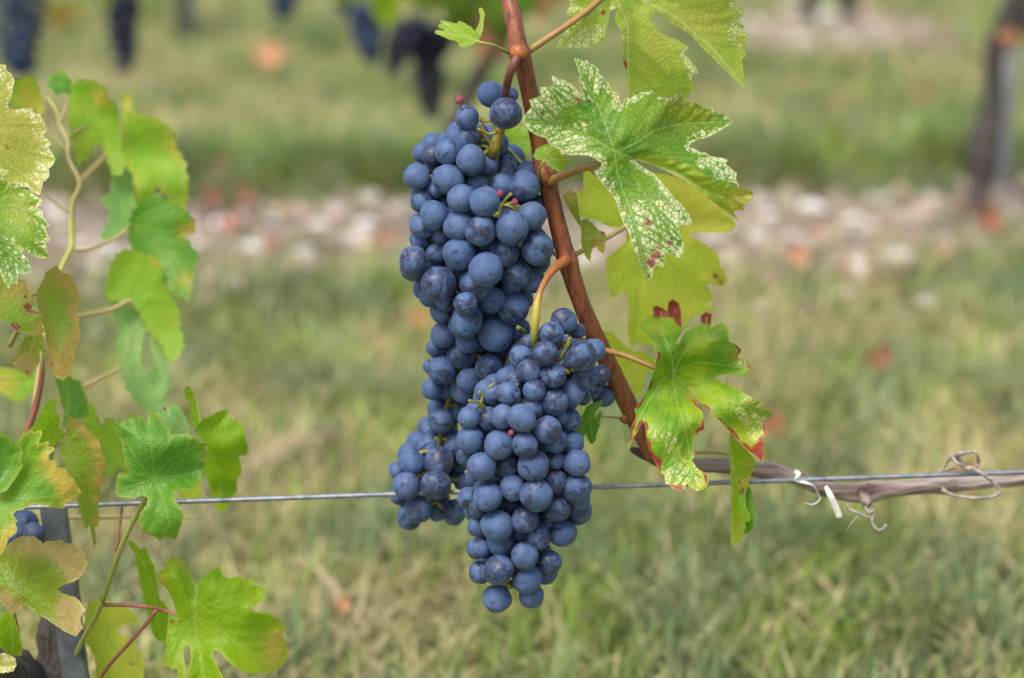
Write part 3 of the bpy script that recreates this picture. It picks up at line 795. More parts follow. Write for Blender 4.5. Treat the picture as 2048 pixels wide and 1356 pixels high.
leaf('vine_leaf', 'narrow folded lime leaf hanging across the wire below the red tipped leaf',
     Z(1420, 850, 5.425, (215, 60), (280, 150), (400, 270), (492, 380), (497, 460), (440, 540), (418, 620), (402, 680), (385, 760), (390, 900), (430, 960), (442, 1010), (420, 1050), (375, 1045), (390, 1110), (360, 1180), (350, 1262), (330, 1258), (292, 1300), (262, 1310), (222, 1290), (228, 1100), (233, 800), (220, 500), (213, 300)),
     Z(1420, 850, 5.425, (228, 330))[0], [Z(1420, 850, 5.425, (240, 700), (240, 1270)), Z(1420, 850, 5.425, (330, 420), (480, 430)), Z(1420, 850, 5.425, (300, 620), (350, 720))], M['leaf_lime'], off=0.004, gz=0.1, gx=-0.5, wav=0.002, sp=3.5, seed=42, gap=24,
     ctrl={'rd': [(1484, 982, .75, 7), (1478, 965, .4, 7), (1503, 927, .35, 6), (1477, 1034, .4, 5)], 'ye': [(1486, 965, 1.2, 12), (1470, 1070, .5, 40), (1500, 930, .6, 20)], 'wh': [(1488, 962, .8, 6)]},
     extra=[{'poly': Z(1420, 850, 5.425, (385, 690), (418, 660), (440, 690), (468, 760), (450, 840), (482, 920), (488, 1010), (478, 1100), (440, 1165), (360, 1182), (340, 1100), (330, 900), (350, 760)), 'mat': M['leaf_green'], 'dep': lambda q: 0.006 + 0.0 * q[:, 0]}],
     stalk=[(1345, 930, 0.022, 9), (1372, 910, 0.020, 7), (1400, 905, 0.016, 7), (1440, 906, 0.010, 7)], smat=M['stalk_tan'])

leaf('vine_leaf', 'dim green leaf half hidden behind the cane beside the lower bunch stalk',
     [(1190, 672), (1197, 660), (1225, 666), (1250, 690), (1265, 702), (1285, 703), (1310, 718), (1314, 740), (1290, 747), (1285, 790), (1262, 802), (1254, 760), (1240, 737), (1222, 724), (1205, 702)], (1256, 712),
     [[(1225, 690), (1198, 666)], [(1285, 722), (1308, 735)], [(1266, 750), (1270, 795)]], M['leaf_yellow'], off=0.058, gz=0.2, gx=0.2, sp=4, seed=43, gap=20, teeth=(12, 1.5))

leaf('vine_leaf', 'small dark green toothed leaf poking out right of the lower bunch',
     Z(900, 780, 6.024, (1485, 462), (1560, 400), (1600, 370), (1580, 330), (1640, 200), (1700, 160), (1750, 150), (1845, 118), (1822, 180), (1750, 260), (1742, 332), (1830, 228), (1832, 310), (1800, 400), (1812, 420), (1790, 470), (1760, 560), (1762, 600), (1720, 655), (1680, 640), (1650, 572), (1640, 530), (1610, 562),
       (1590, 605), (1560, 540), (1520, 500)), Z(900, 780, 6.024, (1690, 340))[0], [Z(900, 780, 6.024, (1740, 220), (1830, 130)), Z(900, 780, 6.024, (1600, 430), (1500, 460)), Z(900, 780, 6.024, (1710, 480), (1720, 630)), Z(900, 780, 6.024, (1780, 320), (1825, 250))],
     M['leaf_green'], off=0.012, gz=-0.3, gx=0.4, sp=2.8, seed=44, gap=16, stalk=[(1240, 836, 0.028, 4), (1220, 834, 0.022, 4), (1205, 833, 0.018, 4)], smat=M['stalk_tan'])

# ---------------------------------------------------------------- leaves on the left
L1, L2, L3, L4, L5, L6, L7, L8 = (0, 120, 4.52), (0, 400, 3.767), (80, 130, 3.874), (180, 440, 3.39), (0, 700, 4.52), (0, 840, 4.52), (200, 760, 3.988), (0, 1040, 4.29)
L9 = (150, 1060, 4.551)
leaf('vine_leaf', 'yellowing cream edged leaf at the left edge, topmost of the cluster',
     Z(*L1, (-150, 100), (-80, 20), (0, 38), (52, 42), (60, 90), (105, 128), (132, 190), (115, 260), (106, 330), (70, 400), (80, 438), (130, 448), (200, 438), (292, 436), (300, 470), (362, 490), (397, 550), (415, 602), (428, 640), (378, 682), (430, 718), (462, 760), (438, 790), (480, 850),
       (503, 900), (470, 962), (440, 980), (447, 1050), (410, 1092), (385, 1100), (382, 1150), (360, 1225), (310, 1200), (250, 1150), (100, 1150), (0, 1150), (-150, 1050), (-300, 600)), Z(*L1, (-260, 620))[0],
     [Z(*L1, (0, 580), (415, 600)), Z(*L1, (150, 800), (490, 900)), Z(*L1, (-80, 350), (100, 140)), Z(*L1, (0, 900), (360, 1180))], M['leaf_cream'], off=0.035, gz=0.3, gx=0.1, sp=4, seed=51, gap=22,
     ctrl={'wh': [('edge', .9, 16), (95, 330, .9, 35), (85, 250, .8, 20), (75, 370, .8, 25), (10, 140, .7, 30)], 'ye': [('all', .22), (40, 260, .5, 60), (80, 390, .6, 30)], 'rd': [(14, 295, .42, 9), (25, 160, .3, 7)]})
leaf('vine_leaf', 'green white speckled leaf at the left edge under the cream edged one',
     Z(*L1, (-200, 950), (0, 978), (85, 1003), (30, 1050), (72, 1102), (190, 1128), (180, 1165), (292, 1178), (300, 1210), (388, 1272), (345, 1310)) + Z(*L2, (322, 28), (278, 55), (326, 92), (320, 120), (372, 188), (338, 215), (380, 300), (344, 325), (377, 438), (300, 442), (240, 417), (170, 382), (100, 342), (50, 300), (-100, 260), (-200, 100)),
     Z(*L2, (-160, 90))[0], [Z(*L2, (100, 60), (365, 190)), Z(*L2, (100, 220), (360, 425)), Z(*L2, (50, -60), (280, -70))], M['leaf_mottle'], off=0.012, gz=0.45, gx=0.15, sp=3.4, seed=52, gap=20,
     ctrl={'wh': [('edge', .75, 13), (70, 450, .5, 35), (85, 500, .6, 25), (30, 385, .5, 30)], 'ye': [(40, 420, .5, 50)], 'rd': []})
leaf('vine_leaf', 'lowest white mottled leaf tip at the left edge with deep teeth',
     Z(*L2, (-100, 255), (0, 272), (60, 298), (130, 348), (165, 385), (170, 405), (212, 450), (226, 500), (243, 547), (190, 557), (134, 550), (132, 638), (85, 622), (70, 672), (40, 640), (20, 590), (0, 540), (-80, 450)), Z(*L2, (-120, 270))[0],
     [Z(*L2, (50, 380), (232, 545)), Z(*L2, (0, 430), (66, 655)), Z(*L2, (30, 310), (160, 390))], M['leaf_hero'], off=-0.006, gz=0.5, gx=0.2, sp=3, seed=53, gap=17, ctrl={'wh': [('all', .62), ('edge', .3, 10)], 'ye': [], 'rd': []})
leaf('vine_leaf', 'yellow green leaf with two dark red scars below the white mottled tip',
     Z(*L2, (-60, 520), (0, 560), (60, 600), (130, 585), (192, 610), (215, 690), (265, 748), (277, 780), (228, 820), (270, 842), (312, 850), (320, 950), (337, 1005), (280, 1007), (235, 1022), (160, 1000), (120, 990), (60, 930), (0, 890), (-80, 870)), Z(*L2, (-70, 740))[0],
     [Z(*L2, (100, 850), (325, 1000)), Z(*L2, (100, 720), (265, 770)), Z(*L2, (60, 880), (150, 980))], M['leaf_brown'], off=0.022, gz=0.3, gx=0.2, sp=3.6, seed=54, gap=20, teeth=(14, 1.6),
     ctrl={'rd': [(54, 612, .75, 8), (62, 620, .7, 7), (74, 623, .6, 5), (28, 650, .75, 8), (36, 657, .75, 7)], 'ye': [(60, 580, .9, 30), (80, 660, .8, 22), (20, 570, .5, 30)], 'wh': []})
leaf('vine_leaf', 'half leaf with brown tinged toothed edge hanging below the left cluster',
     Z(*L2, (273, 690), (330, 590), (345, 540), (400, 510), (430, 498), (470, 550), (500, 552), (542, 575), (560, 630), (592, 690), (600, 740), (612, 782), (575, 832), (597, 900), (595, 940), (603, 980), (607, 1060), (580, 1090), (560, 1150), (572, 1243), (535, 1220), (525, 1320), (470, 1360),
       (410, 1330), (382, 1262), (345, 1020), (305, 870), (275, 750)), Z(*L2, (276, 700))[0], [Z(*L2, (300, 850), (345, 1020), (400, 1310)), Z(*L2, (330, 640), (430, 515)), Z(*L2, (430, 720), (600, 780)), Z(*L2, (440, 900), (590, 1070))], M['leaf_brown'], off=0.030, gz=0.15, gx=0.25, sp=4, seed=55, gap=24,
     ctrl={'ye': [('edge', .7, 14), (135, 560, .9, 30), (155, 620, .7, 25), (145, 690, .9, 30), (125, 740, .9, 30)], 'rd': [(100, 735, .4, 8), (105, 725, .3, 6)], 'wh': []}, teeth=(13, 1.3),
     stalk=[(20, 690, 0.06, 12), (45, 640, 0.05, 10), (62, 595, 0.04, 8)], smat=M['stalk_tan'])
leaf('vine_leaf', 'yellow brown lobe with blackened tip behind the half leaf',
     Z(*L2, (58, 1220), (140, 1130), (190, 1030), (240, 1015), (300, 1005), (330, 1020), (345, 1090), (380, 1240), (387, 1295), (340, 1200), (302, 1130), (302, 1220), (260, 1290), (222, 1345), (190, 1310), (150, 1290), (128, 1258)), Z(*L2, (285, 1000))[0],
     [Z(*L2, (230, 1150), (215, 1320)), Z(*L2, (170, 1120), (75, 1215)), Z(*L2, (330, 1120), (380, 1270))], M['leaf_tan'], off=0.045, gz=0.1, gx=0.1, sp=4, seed=56, gap=20, ctrl={'ye': [(40, 725, .9, 30), (60, 745, .9, 25)], 'rd': [(55, 745, .7, 6), (95, 720, .6, 6)], 'wh': []}, teeth=(12, 1.5))
leaf('vine_leaf', 'hazy round green leaf with a yellow patch at the left edge',
     Z(*L5, (-60, 150), (60, 155), (200, 185), (340, 185), (332, 280), (290, 382), (230, 445), (150, 475), (60, 432), (0, 382), (-60, 360)), Z(*L5, (-40, 250))[0], [Z(*L5, (120, 260), (320, 230)), Z(*L5, (90, 350), (160, 450))], M['leaf_far'], off=0.17, gz=0.2, sp=7, seed=57, gap=0, smooth=1, teeth=(18, 2),
     ctrl={'ye': [(10, 765, 1.3, 24)], 'rd': [], 'wh': []})

far = dict(sp=7, gap=40, smooth=1, teeth=(20, 6.0), wav=0.0018, grow=1.06)
leaf('young_leaf', 'tiny round bright green leaf at the top of the hazy shoot', Z(*L1, (425, 205), (465, 140), (540, 102), (602, 130), (645, 200), (632, 285), (565, 305), (490, 295), (440, 252)), Z(*L1, (600, 310))[0], [Z(*L1, (540, 130))], M['leaf_green'], off=0.21, gz=0.3, seed=60, **far)
leaf('vine_leaf', 'hazy yellow green leaf partly behind the cream edged leaf', Z(*L1, (100, 220), (180, 170), (250, 148), (312, 158), (345, 240), (395, 430), (385, 495), (290, 450), (100, 450)), Z(*L1, (380, 480))[0], [Z(*L1, (250, 180))], M['leaf_far'], off=0.19, gz=0.3, seed=61, ctrl={'ye': [(60, 195, 1.0, 30), (75, 215, .9, 25)], 'rd': [], 'wh': []}, **far)
leaf('vine_leaf', 'hazy green leaf with two lobes right beside the blurred shoot', Z(*L3, (236, 230), (265, 160), (330, 126), (430, 148), (512, 200), (525, 280), (585, 300), (602, 400), (615, 500), (600, 580), (655, 620), (665, 700), (655, 800), (560, 855), (538, 770), (498, 690), (478, 620), (430, 605), (398, 670), (340, 735), (298, 775), (268, 600), (233, 450)), Z(*L3, (395, 455))[0],
     [Z(*L3, (380, 300), (430, 170)), Z(*L3, (300, 620), (300, 740)), Z(*L3, (520, 560), (600, 780)), Z(*L3, (500, 380), (580, 330))], M['leaf_far'], off=0.23, gz=0.25, gx=0.1, seed=62, stalk=[(140, 280, 0.230, 7), (150, 265, 0.224, 6)], smat=M['stalk_tan'], ctrl={'ye': [(200, 195, 1.0, 22), (215, 190, .7, 20), (160, 290, .4, 40)], 'rd': [], 'wh': []}, **far)
leaf('vine_leaf', 'largest hazy green leaf with yellow rim at the right of the blurred shoot', Z(*L3, (650, 260), (690, 238), (727, 270), (722, 375), (790, 395), (900, 428), (985, 480), (1042, 560), (1050, 650), (1105, 720), (1132, 880), (1135, 1000), (1102, 1105), (1060, 1115), (1000, 1032), (940, 960), (900, 930), (880, 1012), (800, 1085), (770, 1105), (738, 1000), (728, 850), (680, 780), (640, 650), (645, 500), (650, 380)), Z(*L3, (650, 620))[0],
     [Z(*L3, (720, 480), (780, 420)), Z(*L3, (850, 570), (1030, 560)), Z(*L3, (900, 780), (1110, 1000)), Z(*L3, (740, 800), (800, 1050)), Z(*L3, (680, 420), (690, 270))], M['leaf_far'], off=0.22, gz=0.25, gx=0.1, seed=63, stalk=[(160, 364, 0.30, 10), (178, 345, 0.31, 8), (205, 318, 0.32, 7), (230, 298, 0.33, 7)], smat=M['stalk_tan'],
     ctrl={'ye': [('edge', .55, 14), (258, 205, .9, 14), (345, 290, .5, 30)], 'rd': [], 'wh': []}, **far)
leaf('vine_leaf', 'pale hazy leaf seen nearly edge on below the largest blurred leaf', Z(*L3, (550, 885), (620, 838), (700, 815), (742, 880), (757, 1000), (742, 1150), (702, 1230), (660, 1300), (560, 1356), (470, 1342), (500, 1260), (530, 1200), (540, 1130), (478, 1062), (478, 1015), (550, 1010)), Z(*L3, (700, 1240))[0], [Z(*L3, (660, 1100), (640, 860))], M['leaf_pale'], off=0.21, gz=0.9, gx=0.3, seed=64, **far)
leaf('vine_leaf', 'hazy deep green leaf with a yellow right lobe, middle of the blurred shoot', Z(*L3, (740, 1120), (850, 1048), (920, 1008), (962, 1060), (1040, 1088), (1130, 1138), (1205, 1250), (1182, 1302), (1080, 1312)) + Z(*L4, (692, 100), (640, 120), (690, 180), (735, 240), (702, 300), (692, 400), (662, 522), (610, 502), (540, 452), (500, 400), (480, 300), (430, 262), (330, 232), (278, 160), (278, 20)), Z(*L4, (280, 30))[0],
     [Z(*L4, (500, 90), (700, 40)), Z(*L4, (520, 260), (650, 500)), Z(*L4, (400, -40), (540, -90))], M['leaf_green'], off=0.20, gz=0.35, gx=0.1, seed=65, stalk=[(152, 500, 0.186, 11), (180, 497, 0.186, 8), (225, 480, 0.192, 8), (250, 462, 0.198, 8)], smat=M['stalk_tan'], ctrl={'ye': [(372, 465, 1.3, 16), (388, 450, .8, 14), (372, 560, .7, 20)], 'rd': [], 'wh': []}, **far)
leaf('vine_leaf', 'hazy lime leaf with orange shoulder under the deep green one', Z(*L4, (200, 232), (290, 218), (350, 235), (455, 268), (495, 370), (502, 470), (575, 540), (592, 620), (605, 750), (630, 830), (580, 925), (540, 955), (500, 902), (470, 822), (400, 752), (340, 640), (290, 560), (240, 562), (200, 560), (105, 520), (130, 420), (150, 330)), Z(*L4, (300, 555))[0],
     [Z(*L4, (380, 400), (440, 290)), Z(*L4, (450, 680), (560, 900)), Z(*L4, (200, 540), (120, 515))], M['leaf_far'], off=0.18, gz=0.3, gx=0.15, seed=66, stalk=[(140, 636, 0.166, 9), (180, 628, 0.173, 8), (225, 618, 0.179, 9), (255, 603, 0.182, 9)], smat=M['stalk_tan'], ctrl={'ye': [(315, 520, 1.2, 16), (345, 640, .4, 30)], 'rd': [], 'wh': []}, **far)
leaf('vine_leaf', 'hazy blue green curled leaf, lowest on the blurred shoot', Z(*L4, (110, 525), (165, 540), (200, 585), (260, 600), (320, 620), (382, 690), (352, 830), (342, 930), (350, 1010), (400, 1032), (425, 1020), (415, 900), (400, 800), (440, 830), (492, 900), (522, 1050), (548, 1110), (502, 1160), (482, 1200), (512, 1240), (482, 1295), (400, 1295), (320, 1232), (278, 1170), (228, 1090), (215, 1000), (186, 920), (198, 870), (198, 740), (158, 620)), Z(*L4, (215, 1000))[0],
     [Z(*L4, (270, 800), (200, 590)), Z(*L4, (350, 1150), (470, 1270)), Z(*L4, (450, 1080), (480, 920))], M['leaf_pale'], off=0.17, gz=0.5, gx=0.3, seed=67, stalk=[(170, 772, 0.160, 9), (200, 757, 0.160, 8), (225, 745, 0.166, 8)], smat=M['stalk_tan'], **far)

leaf('vine_leaf', 'upright green toothed leaf above the red edged hanging leaf', Z(*L5, (488, 210), (540, 228), (620, 218), (650, 250), (680, 270), (700, 262), (732, 280), (742, 350), (790, 430), (802, 550), (800, 602), (740, 625), (612, 640), (592, 720), (562, 680), (578, 560), (550, 480), (530, 372), (500, 282)), Z(*L5, (595, 735))[0],
     [Z(*L5, (620, 500), (600, 250)), Z(*L5, (700, 540), (780, 430))], M['leaf_green'], off=0.050, gz=0.5, gx=0.4, sp=4, seed=71, gap=20, teeth=(11, 1.5), ctrl={'rd': [(160, 828, .5, 5)], 'ye': [('edge', .3, 8)], 'wh': []})
leaf('vine_leaf', 'dark green leaf lobe left of the red edged hanging leaf', Z(*L5, (522, 425), (498, 560), (542, 590), (538, 700), (592, 752), (490, 862), (430, 852), (340, 902), (200, 902), (145, 850), (220, 760), (300, 690), (370, 560), (430, 460)), Z(*L5, (590, 750))[0],
     [Z(*L5, (480, 620), (480, 450)), Z(*L5, (400, 800), (200, 850))], M['leaf_lime'], off=0.056, gz=-0.1, gx=0.2, sp=4, seed=72, gap=20, teeth=(14, 1.6), stalk=[(98, 1000, 0.07, 6), (100, 930, 0.068, 6), (112, 885, 0.06, 7)], smat=M['stalk_green'])
leaf('vine_leaf', 'long hanging leaf with a broad rust red right edge', Z(*L6, (608, -30), (640, -28), (700, -12), (762, 50), (842, 130), (902, 200), (922, 280), (952, 370), (962, 430), (946, 500), (952, 560), (900, 582), (902, 680), (886, 760), (882, 830), (903, 880), (882, 962), (858, 970), (868, 1100), (852, 1192), (838, 1080), (808, 950), (790, 985), (768, 980), (738, 880), (708, 750), (680, 600), (600, 400), (548, 300), (556, 180), (598, 140)), Z(*L6, (590, 165))[0],
     [Z(*L6, (680, 400), (790, 760), (850, 1150)), Z(*L6, (740, 300), (930, 480)), Z(*L6, (660, 60), (640, -10)), Z(*L6, (640, 400), (775, 960))], M['leaf_brown'], off=0.012, gz=-0.15, gx=0.35, sp=3.4, seed=73, gap=24, teeth=(14, 1.6),
     ctrl={'rd': [(150, 836, .22, 12), (172, 858, .26, 13), (190, 880, .28, 13), (203, 905, .30, 13), (208, 940, .30, 14), (203, 960, .28, 13), (194, 990, .24, 11), (192, 1020, .2, 10), (193, 1045, .2, 8)], 'ye': [(150, 840, 1.0, 16), (172, 862, 1.0, 18), (195, 890, 1.1, 18), (203, 930, 1.2, 20), (200, 965, 1.1, 16), (192, 1000, 1.0, 12), (192, 1040, 1.0, 10)], 'wh': []})

fan_fold = Z(*L6, (-100, 90), (0, 78), (22, 120), (50, 150), (70, 138), (92, 128), (130, 225), (165, 228), (192, 228), (210, 290), (190, 360), (207, 420), (150, 510), (60, 640), (0, 662), (-100, 620))
leaf('vine_leaf', 'green fan shaped leaf with yellow pointed teeth over the stake at the left edge',
     Z(*L6, (-100, 120), (60, 150), (130, 225), (150, 212), (212, 108), (222, 130), (292, 82), (300, 112), (372, 88), (382, 130), (346, 216), (442, 187), (435, 235), (492, 250), (497, 275), (440, 310), (433, 360), (512, 366), (508, 430), (602, 434), (612, 480), (598, 492), (662, 530), (670, 548), (745, 656), (690, 692), (600, 747), (578, 770), (588, 795), (540, 800), (500, 795),
       (420, 776), (330, 760), (260, 776), (200, 815), (150, 820), (118, 850), (130, 880), (162, 910), (138, 930), (157, 980), (146, 1020), (80, 1072), (50, 1142), (20, 1215), (-40, 1200), (-150, 900)), Z(*L6, (-20, 690))[0],
     [Z(*L6, (300, 705), (730, 655)), Z(*L6, (60, 640), (210, 420), (290, 130)), Z(*L6, (60, 880), (20, 1180))], M['leaf_fan'], off=-0.030, gz=0.35, gx=0.1, wav=0.0025, sp=3.6, seed=74, gap=26,
     ctrl={'ye': [('edge', .35, 9), (155, 985, 1.3, 22), (140, 965, .9, 22), (110, 945, .9, 24), (95, 915, .6, 20), (20, 1070, .9, 20), (10, 1095, .8, 20), (135, 990, .8, 20)], 'rd': [(163, 986, .7, 4), (112, 922, .6, 4), (118, 950, .25, 10), (16, 1076, .4, 8)], 'wh': []},
     extra=[{'poly': fan_fold, 'dep': lambda q: -0.004 - 0.00005 * (850 + 90 - q[:, 1]).clip(0, 90), 'veins': [Z(*L6, (0, 560), (100, 420), (150, 260))], 'mat': M['leaf_green'], 'ctrl': {'ye': [('edge', .4, 8)], 'wh': [], 'rd': []}}])
leaf('vine_leaf', 'green leaf with broad tan withered margins in front of the metal stake',
     Z(*L8, (-60, 360), (0, 290), (80, 200), (140, 158), (200, 132), (220, 145), (290, 138), (350, 180), (364, 202), (400, 182), (430, 177), (450, 186), (520, 168), (562, 202), (600, 200), (642, 214), (665, 250), (692, 254), (737, 300), (735, 330), (758, 365), (732, 430), (690, 492), (640, 527), (560, 552), (488, 586), (530, 626), (600, 650), (640, 660), (682, 690), (700, 720), (733, 770),
       (690, 828), (690, 850), (708, 930), (650, 1000), (560, 960), (480, 906), (400, 850), (300, 790), (220, 735), (178, 740), (192, 772), (130, 785), (70, 775), (20, 722), (0, 680), (-80, 600)), Z(*L8, (90, 572))[0],
     [Z(*L8, (240, 505), (430, 460), (740, 360)), Z(*L8, (250, 680), (420, 820), (640, 985)), Z(*L8, (130, 420), (200, 160)), Z(*L8, (40, 660), (120, 770)), Z(*L8, (30, 450), (0, 350))], M['leaf_tan'], off=-0.022, gz=0.40, gx=0.0, wav=0.0025, sp=3.6, seed=75, gap=28, teeth=(16, 1.0),
     ctrl={'ye': [(60, 1085, .9, 30), (100, 1090, .8, 30), (150, 1110, 1.4, 32), (160, 1140, 1.4, 26), (135, 1095, .7, 26), (150, 1225, 1.4, 30), (145, 1260, 1.4, 26), (130, 1215, .7, 20), (5, 1200, 1.3, 22), (25, 1218, 1.3, 16), (20, 1090, .7, 24)], 'rd': [(176, 1122, .5, 5), (168, 1225, .4, 5), (152, 1266, .45, 6), (160, 1257, .6, 4), (47, 1213, .5, 6), (125, 1204, .3, 5), (140, 1210, .35, 6)], 'wh': []})
leaf('vine_leaf', 'bright green leaf with ragged right edge lying over the wire, centre of the left cluster',
     Z(*L7, (103, 345), (170, 313), (226, 320), (234, 258), (312, 300), (337, 282), (376, 342), (386, 268), (430, 258), (482, 290), (502, 360), (552, 380), (562, 440), (640, 432), (700, 428), (742, 450), (790, 465), (800, 500), (865, 500), (835, 540), (853, 580), (800, 640), (848, 650), (828, 730), (800, 800), (750, 850), (742, 880), (720, 880), (640, 882), (590, 900), (600, 962), (652, 1030), (665, 1090),
       (640, 1172), (605, 1275), (540, 1252), (530, 1245), (480, 1278), (420, 1242), (340, 1218), (308, 1130), (320, 1060), (370, 1000), (382, 940), (340, 920), (270, 946), (200, 940), (148, 932), (118, 900), (128, 800), (148, 740), (215, 742), (232, 720), (205, 690), (178, 570), (172, 480), (128, 440)), Z(*L7, (437, 780))[0],
     [Z(*L7, (330, 680), (120, 360)), Z(*L7, (415, 600), (390, 290)), Z(*L7, (640, 760), (820, 720)), Z(*L7, (390, 860), (350, 915)), Z(*L7, (520, 1000), (570, 1240)), Z(*L7, (300, 830), (140, 880)), Z(*L7, (560, 640), (800, 520))], M['leaf_green'], off=-0.012, gz=0.30, gx=0.05, wav=0.0035, dome=0.0007, sp=3.4, seed=76, gap=24,
     ctrl={'ye': [('edge', .35, 8)], 'rd': [], 'wh': []}, stalk=[(205, 1200, 0.012, 12), (238, 1105, 0.006, 11), (262, 1050, 0.002, 11), (285, 1010, -0.004, 11), (300, 980, -0.006, 9)], smat=M['stalk_green'])
leaf('vine_leaf', 'pale green lobe with one dark red notch behind the ragged leaf', Z(*L7, (400, 300), (470, 235), (500, 240), (520, 190), (600, 188), (662, 250), (702, 350), (715, 430), (560, 470), (470, 420)), Z(*L7, (700, 430))[0], [Z(*L7, (600, 320), (540, 210)), Z(*L7, (580, 440), (480, 380))], M['leaf_pale'], off=0.035, gz=0.3, gx=0.1, sp=4.5, seed=77, gap=22, teeth=(14, 1.5), ctrl={'rd': [(329, 817, .8, 5)], 'ye': [], 'wh': []})
leaf('vine_leaf', 'thin upright lime leaf seen edge on above the ragged leaf', Z(*L7, (678, 55), (710, 48), (742, 90), (772, 170), (800, 290), (792, 370), (750, 382), (722, 330), (708, 170), (668, 122)), Z(*L7, (750, 400))[0], [Z(*L7, (745, 250), (700, 70))], M['leaf_lime'], off=0.050, gz=0.2, gx=0.8, sp=4.5, seed=78, gap=0, teeth=(14, 1.2))
leaf('vine_leaf', 'two toned green leaf behind the wire at the right of the left cluster', Z(*L7, (905, 270), (960, 245), (1022, 233), (1042, 310), (1112, 330), (1145, 370), (1162, 480), (1190, 560), (1160, 602), (1108, 600), (1134, 740), (1092, 792), (1094, 890), (1050, 930), (1022, 1000), (1000, 1035), (960, 1055), (930, 1020), (900, 960), (868, 830), (838, 750), (828, 640), (858, 560), (798, 460), (755, 430), (778, 360), (828, 300), (880, 292)), Z(*L7, (750, 430))[0],
     [Z(*L7, (900, 420), (1150, 560)), Z(*L7, (900, 620), (1000, 1000)), Z(*L7, (880, 350), (1000, 260))], M['leaf_lime'], off=0.055, gz=0.3, gx=0.5, wav=0.004, sp=5, seed=79, gap=28, teeth=(16, 1.6))
leaf('vine_leaf', 'small yellow green leaf end showing under the ragged leaf at the wire', Z(*L7, (625, 890), (740, 860), (812, 800), (806, 942), (640, 946)), Z(*L7, (800, 820))[0], [Z(*L7, (660, 920))], M['leaf_yellow'], off=0.05, gz=0.2, sp=5, seed=80, gap=0, teeth=(14, 1.5))
leaf('vine_leaf', 'dull green leaf strip between the red edged leaf and the ragged leaf', Z(*L5, (800, 480), (850, 505), (892, 620), (922, 700), (958, 610), (1022, 618), (1052, 740), (1092, 830), (1112, 950), (1172, 1080), (1130, 1105), (1055, 1050), (1030, 1142), (960, 1162), (940, 1000), (900, 850), (800, 750), (750, 660)), Z(*L5, (1150, 1090))[0], [Z(*L5, (1050, 850), (990, 640)), Z(*L5, (950, 900), (830, 520))], M['leaf_far'], off=0.085, gz=0.2, gx=0.3, sp=5, seed=81, gap=28, teeth=(16, 1.6))
leaf('vine_leaf', 'large lime green leaf with a hole at the bottom left of the picture',
     Z(*L9, (825, 280), (880, 258), (942, 248), (1002, 290), (1020, 340), (1052, 390), (1062, 440), (1092, 480), (1103, 600), (1112, 560), (1130, 440), (1180, 420), (1232, 368), (1302, 328), (1332, 370), (1342, 420), (1370, 430), (1402, 442), (1500, 412), (1542, 450), (1607, 443), (1622, 500), (1660, 502), (1702, 515), (1735, 560), (1712, 630), (1650, 682), (1590, 735), (1660, 746), (1772, 758), (1790, 780), (1852, 798), (1912, 868), (1925, 900),
       (1870, 952), (1912, 990), (1922, 1050), (1945, 1100), (1912, 1202), (1852, 1272), (1760, 1303), (1600, 1303), (1500, 1280), (1400, 1200), (1320, 1110), (1262, 1092), (1250, 1130), (1270, 1200), (1330, 1300), (1370, 1400), (1200, 1490), (1000, 1430), (1020, 1300), (1055, 1170), (1052, 1090), (1030, 1052), (1002, 1060), (985, 1090), (990, 1160), (1012, 1250), (1005, 1350), (940, 1400), (932, 1262), (880, 1268), (850, 1240), (795, 1222), (830, 1050), (842, 900),
       (850, 760), (925, 780), (900, 680), (870, 600), (830, 530), (760, 482), (747, 410), (790, 360), (835, 345)), Z(*L9, (1085, 785))[0],
     [Z(*L9, (1090, 650), (1000, 400), (950, 270)), Z(*L9, (1200, 690), (1330, 640), (1700, 540)), Z(*L9, (1280, 870), (1450, 1010), (1850, 1260)), Z(*L9, (1100, 950), (1140, 1150), (1180, 1420)), Z(*L9, (980, 900), (830, 1200))], M['leaf_lime'], off=-0.004, gz=0.35, gx=0.1, wav=0.0035, dome=0.0007, sp=4, seed=82, gap=32,
     ctrl={'ye': [(545, 1300, .9, 30), (560, 1270, .7, 24), (320, 1160, .8, 14), (330, 1335, .8, 12), (550, 1340, .6, 24), (360, 1120, .6, 16)], 'rd': [(441, 1240, .6, 4), (345, 1242, .5, 6), (360, 1243, .5, 5), (505, 1262, .3, 5)], 'wh': []},
     stalk=[(204, 1210, 0.014, 9), (240, 1210, 0.010, 8), (290, 1213, 0.004, 8), (330, 1222, 0.006, 8), (360, 1232, 0.003, 8)], smat=M['stalk_red'])
leaf('vine_leaf', 'narrow green leaf seen edge on left of the large lime leaf', Z(*L9, (478, 90), (530, 108), (592, 170), (642, 158), (684, 260), (722, 330), (752, 480), (762, 600), (842, 700), (870, 760), (850, 900), (832, 1045), (760, 1002), (718, 972), (680, 850), (640, 700), (600, 520), (568, 350), (543, 220), (498, 150)), Z(*L9, (745, 715))[0], [Z(*L9, (690, 450), (520, 120)), Z(*L9, (760, 850), (810, 1010))], M['leaf_lime'], off=0.035, gz=0.3, gx=0.7, sp=4.5, seed=83, gap=28, teeth=(16, 1.5))
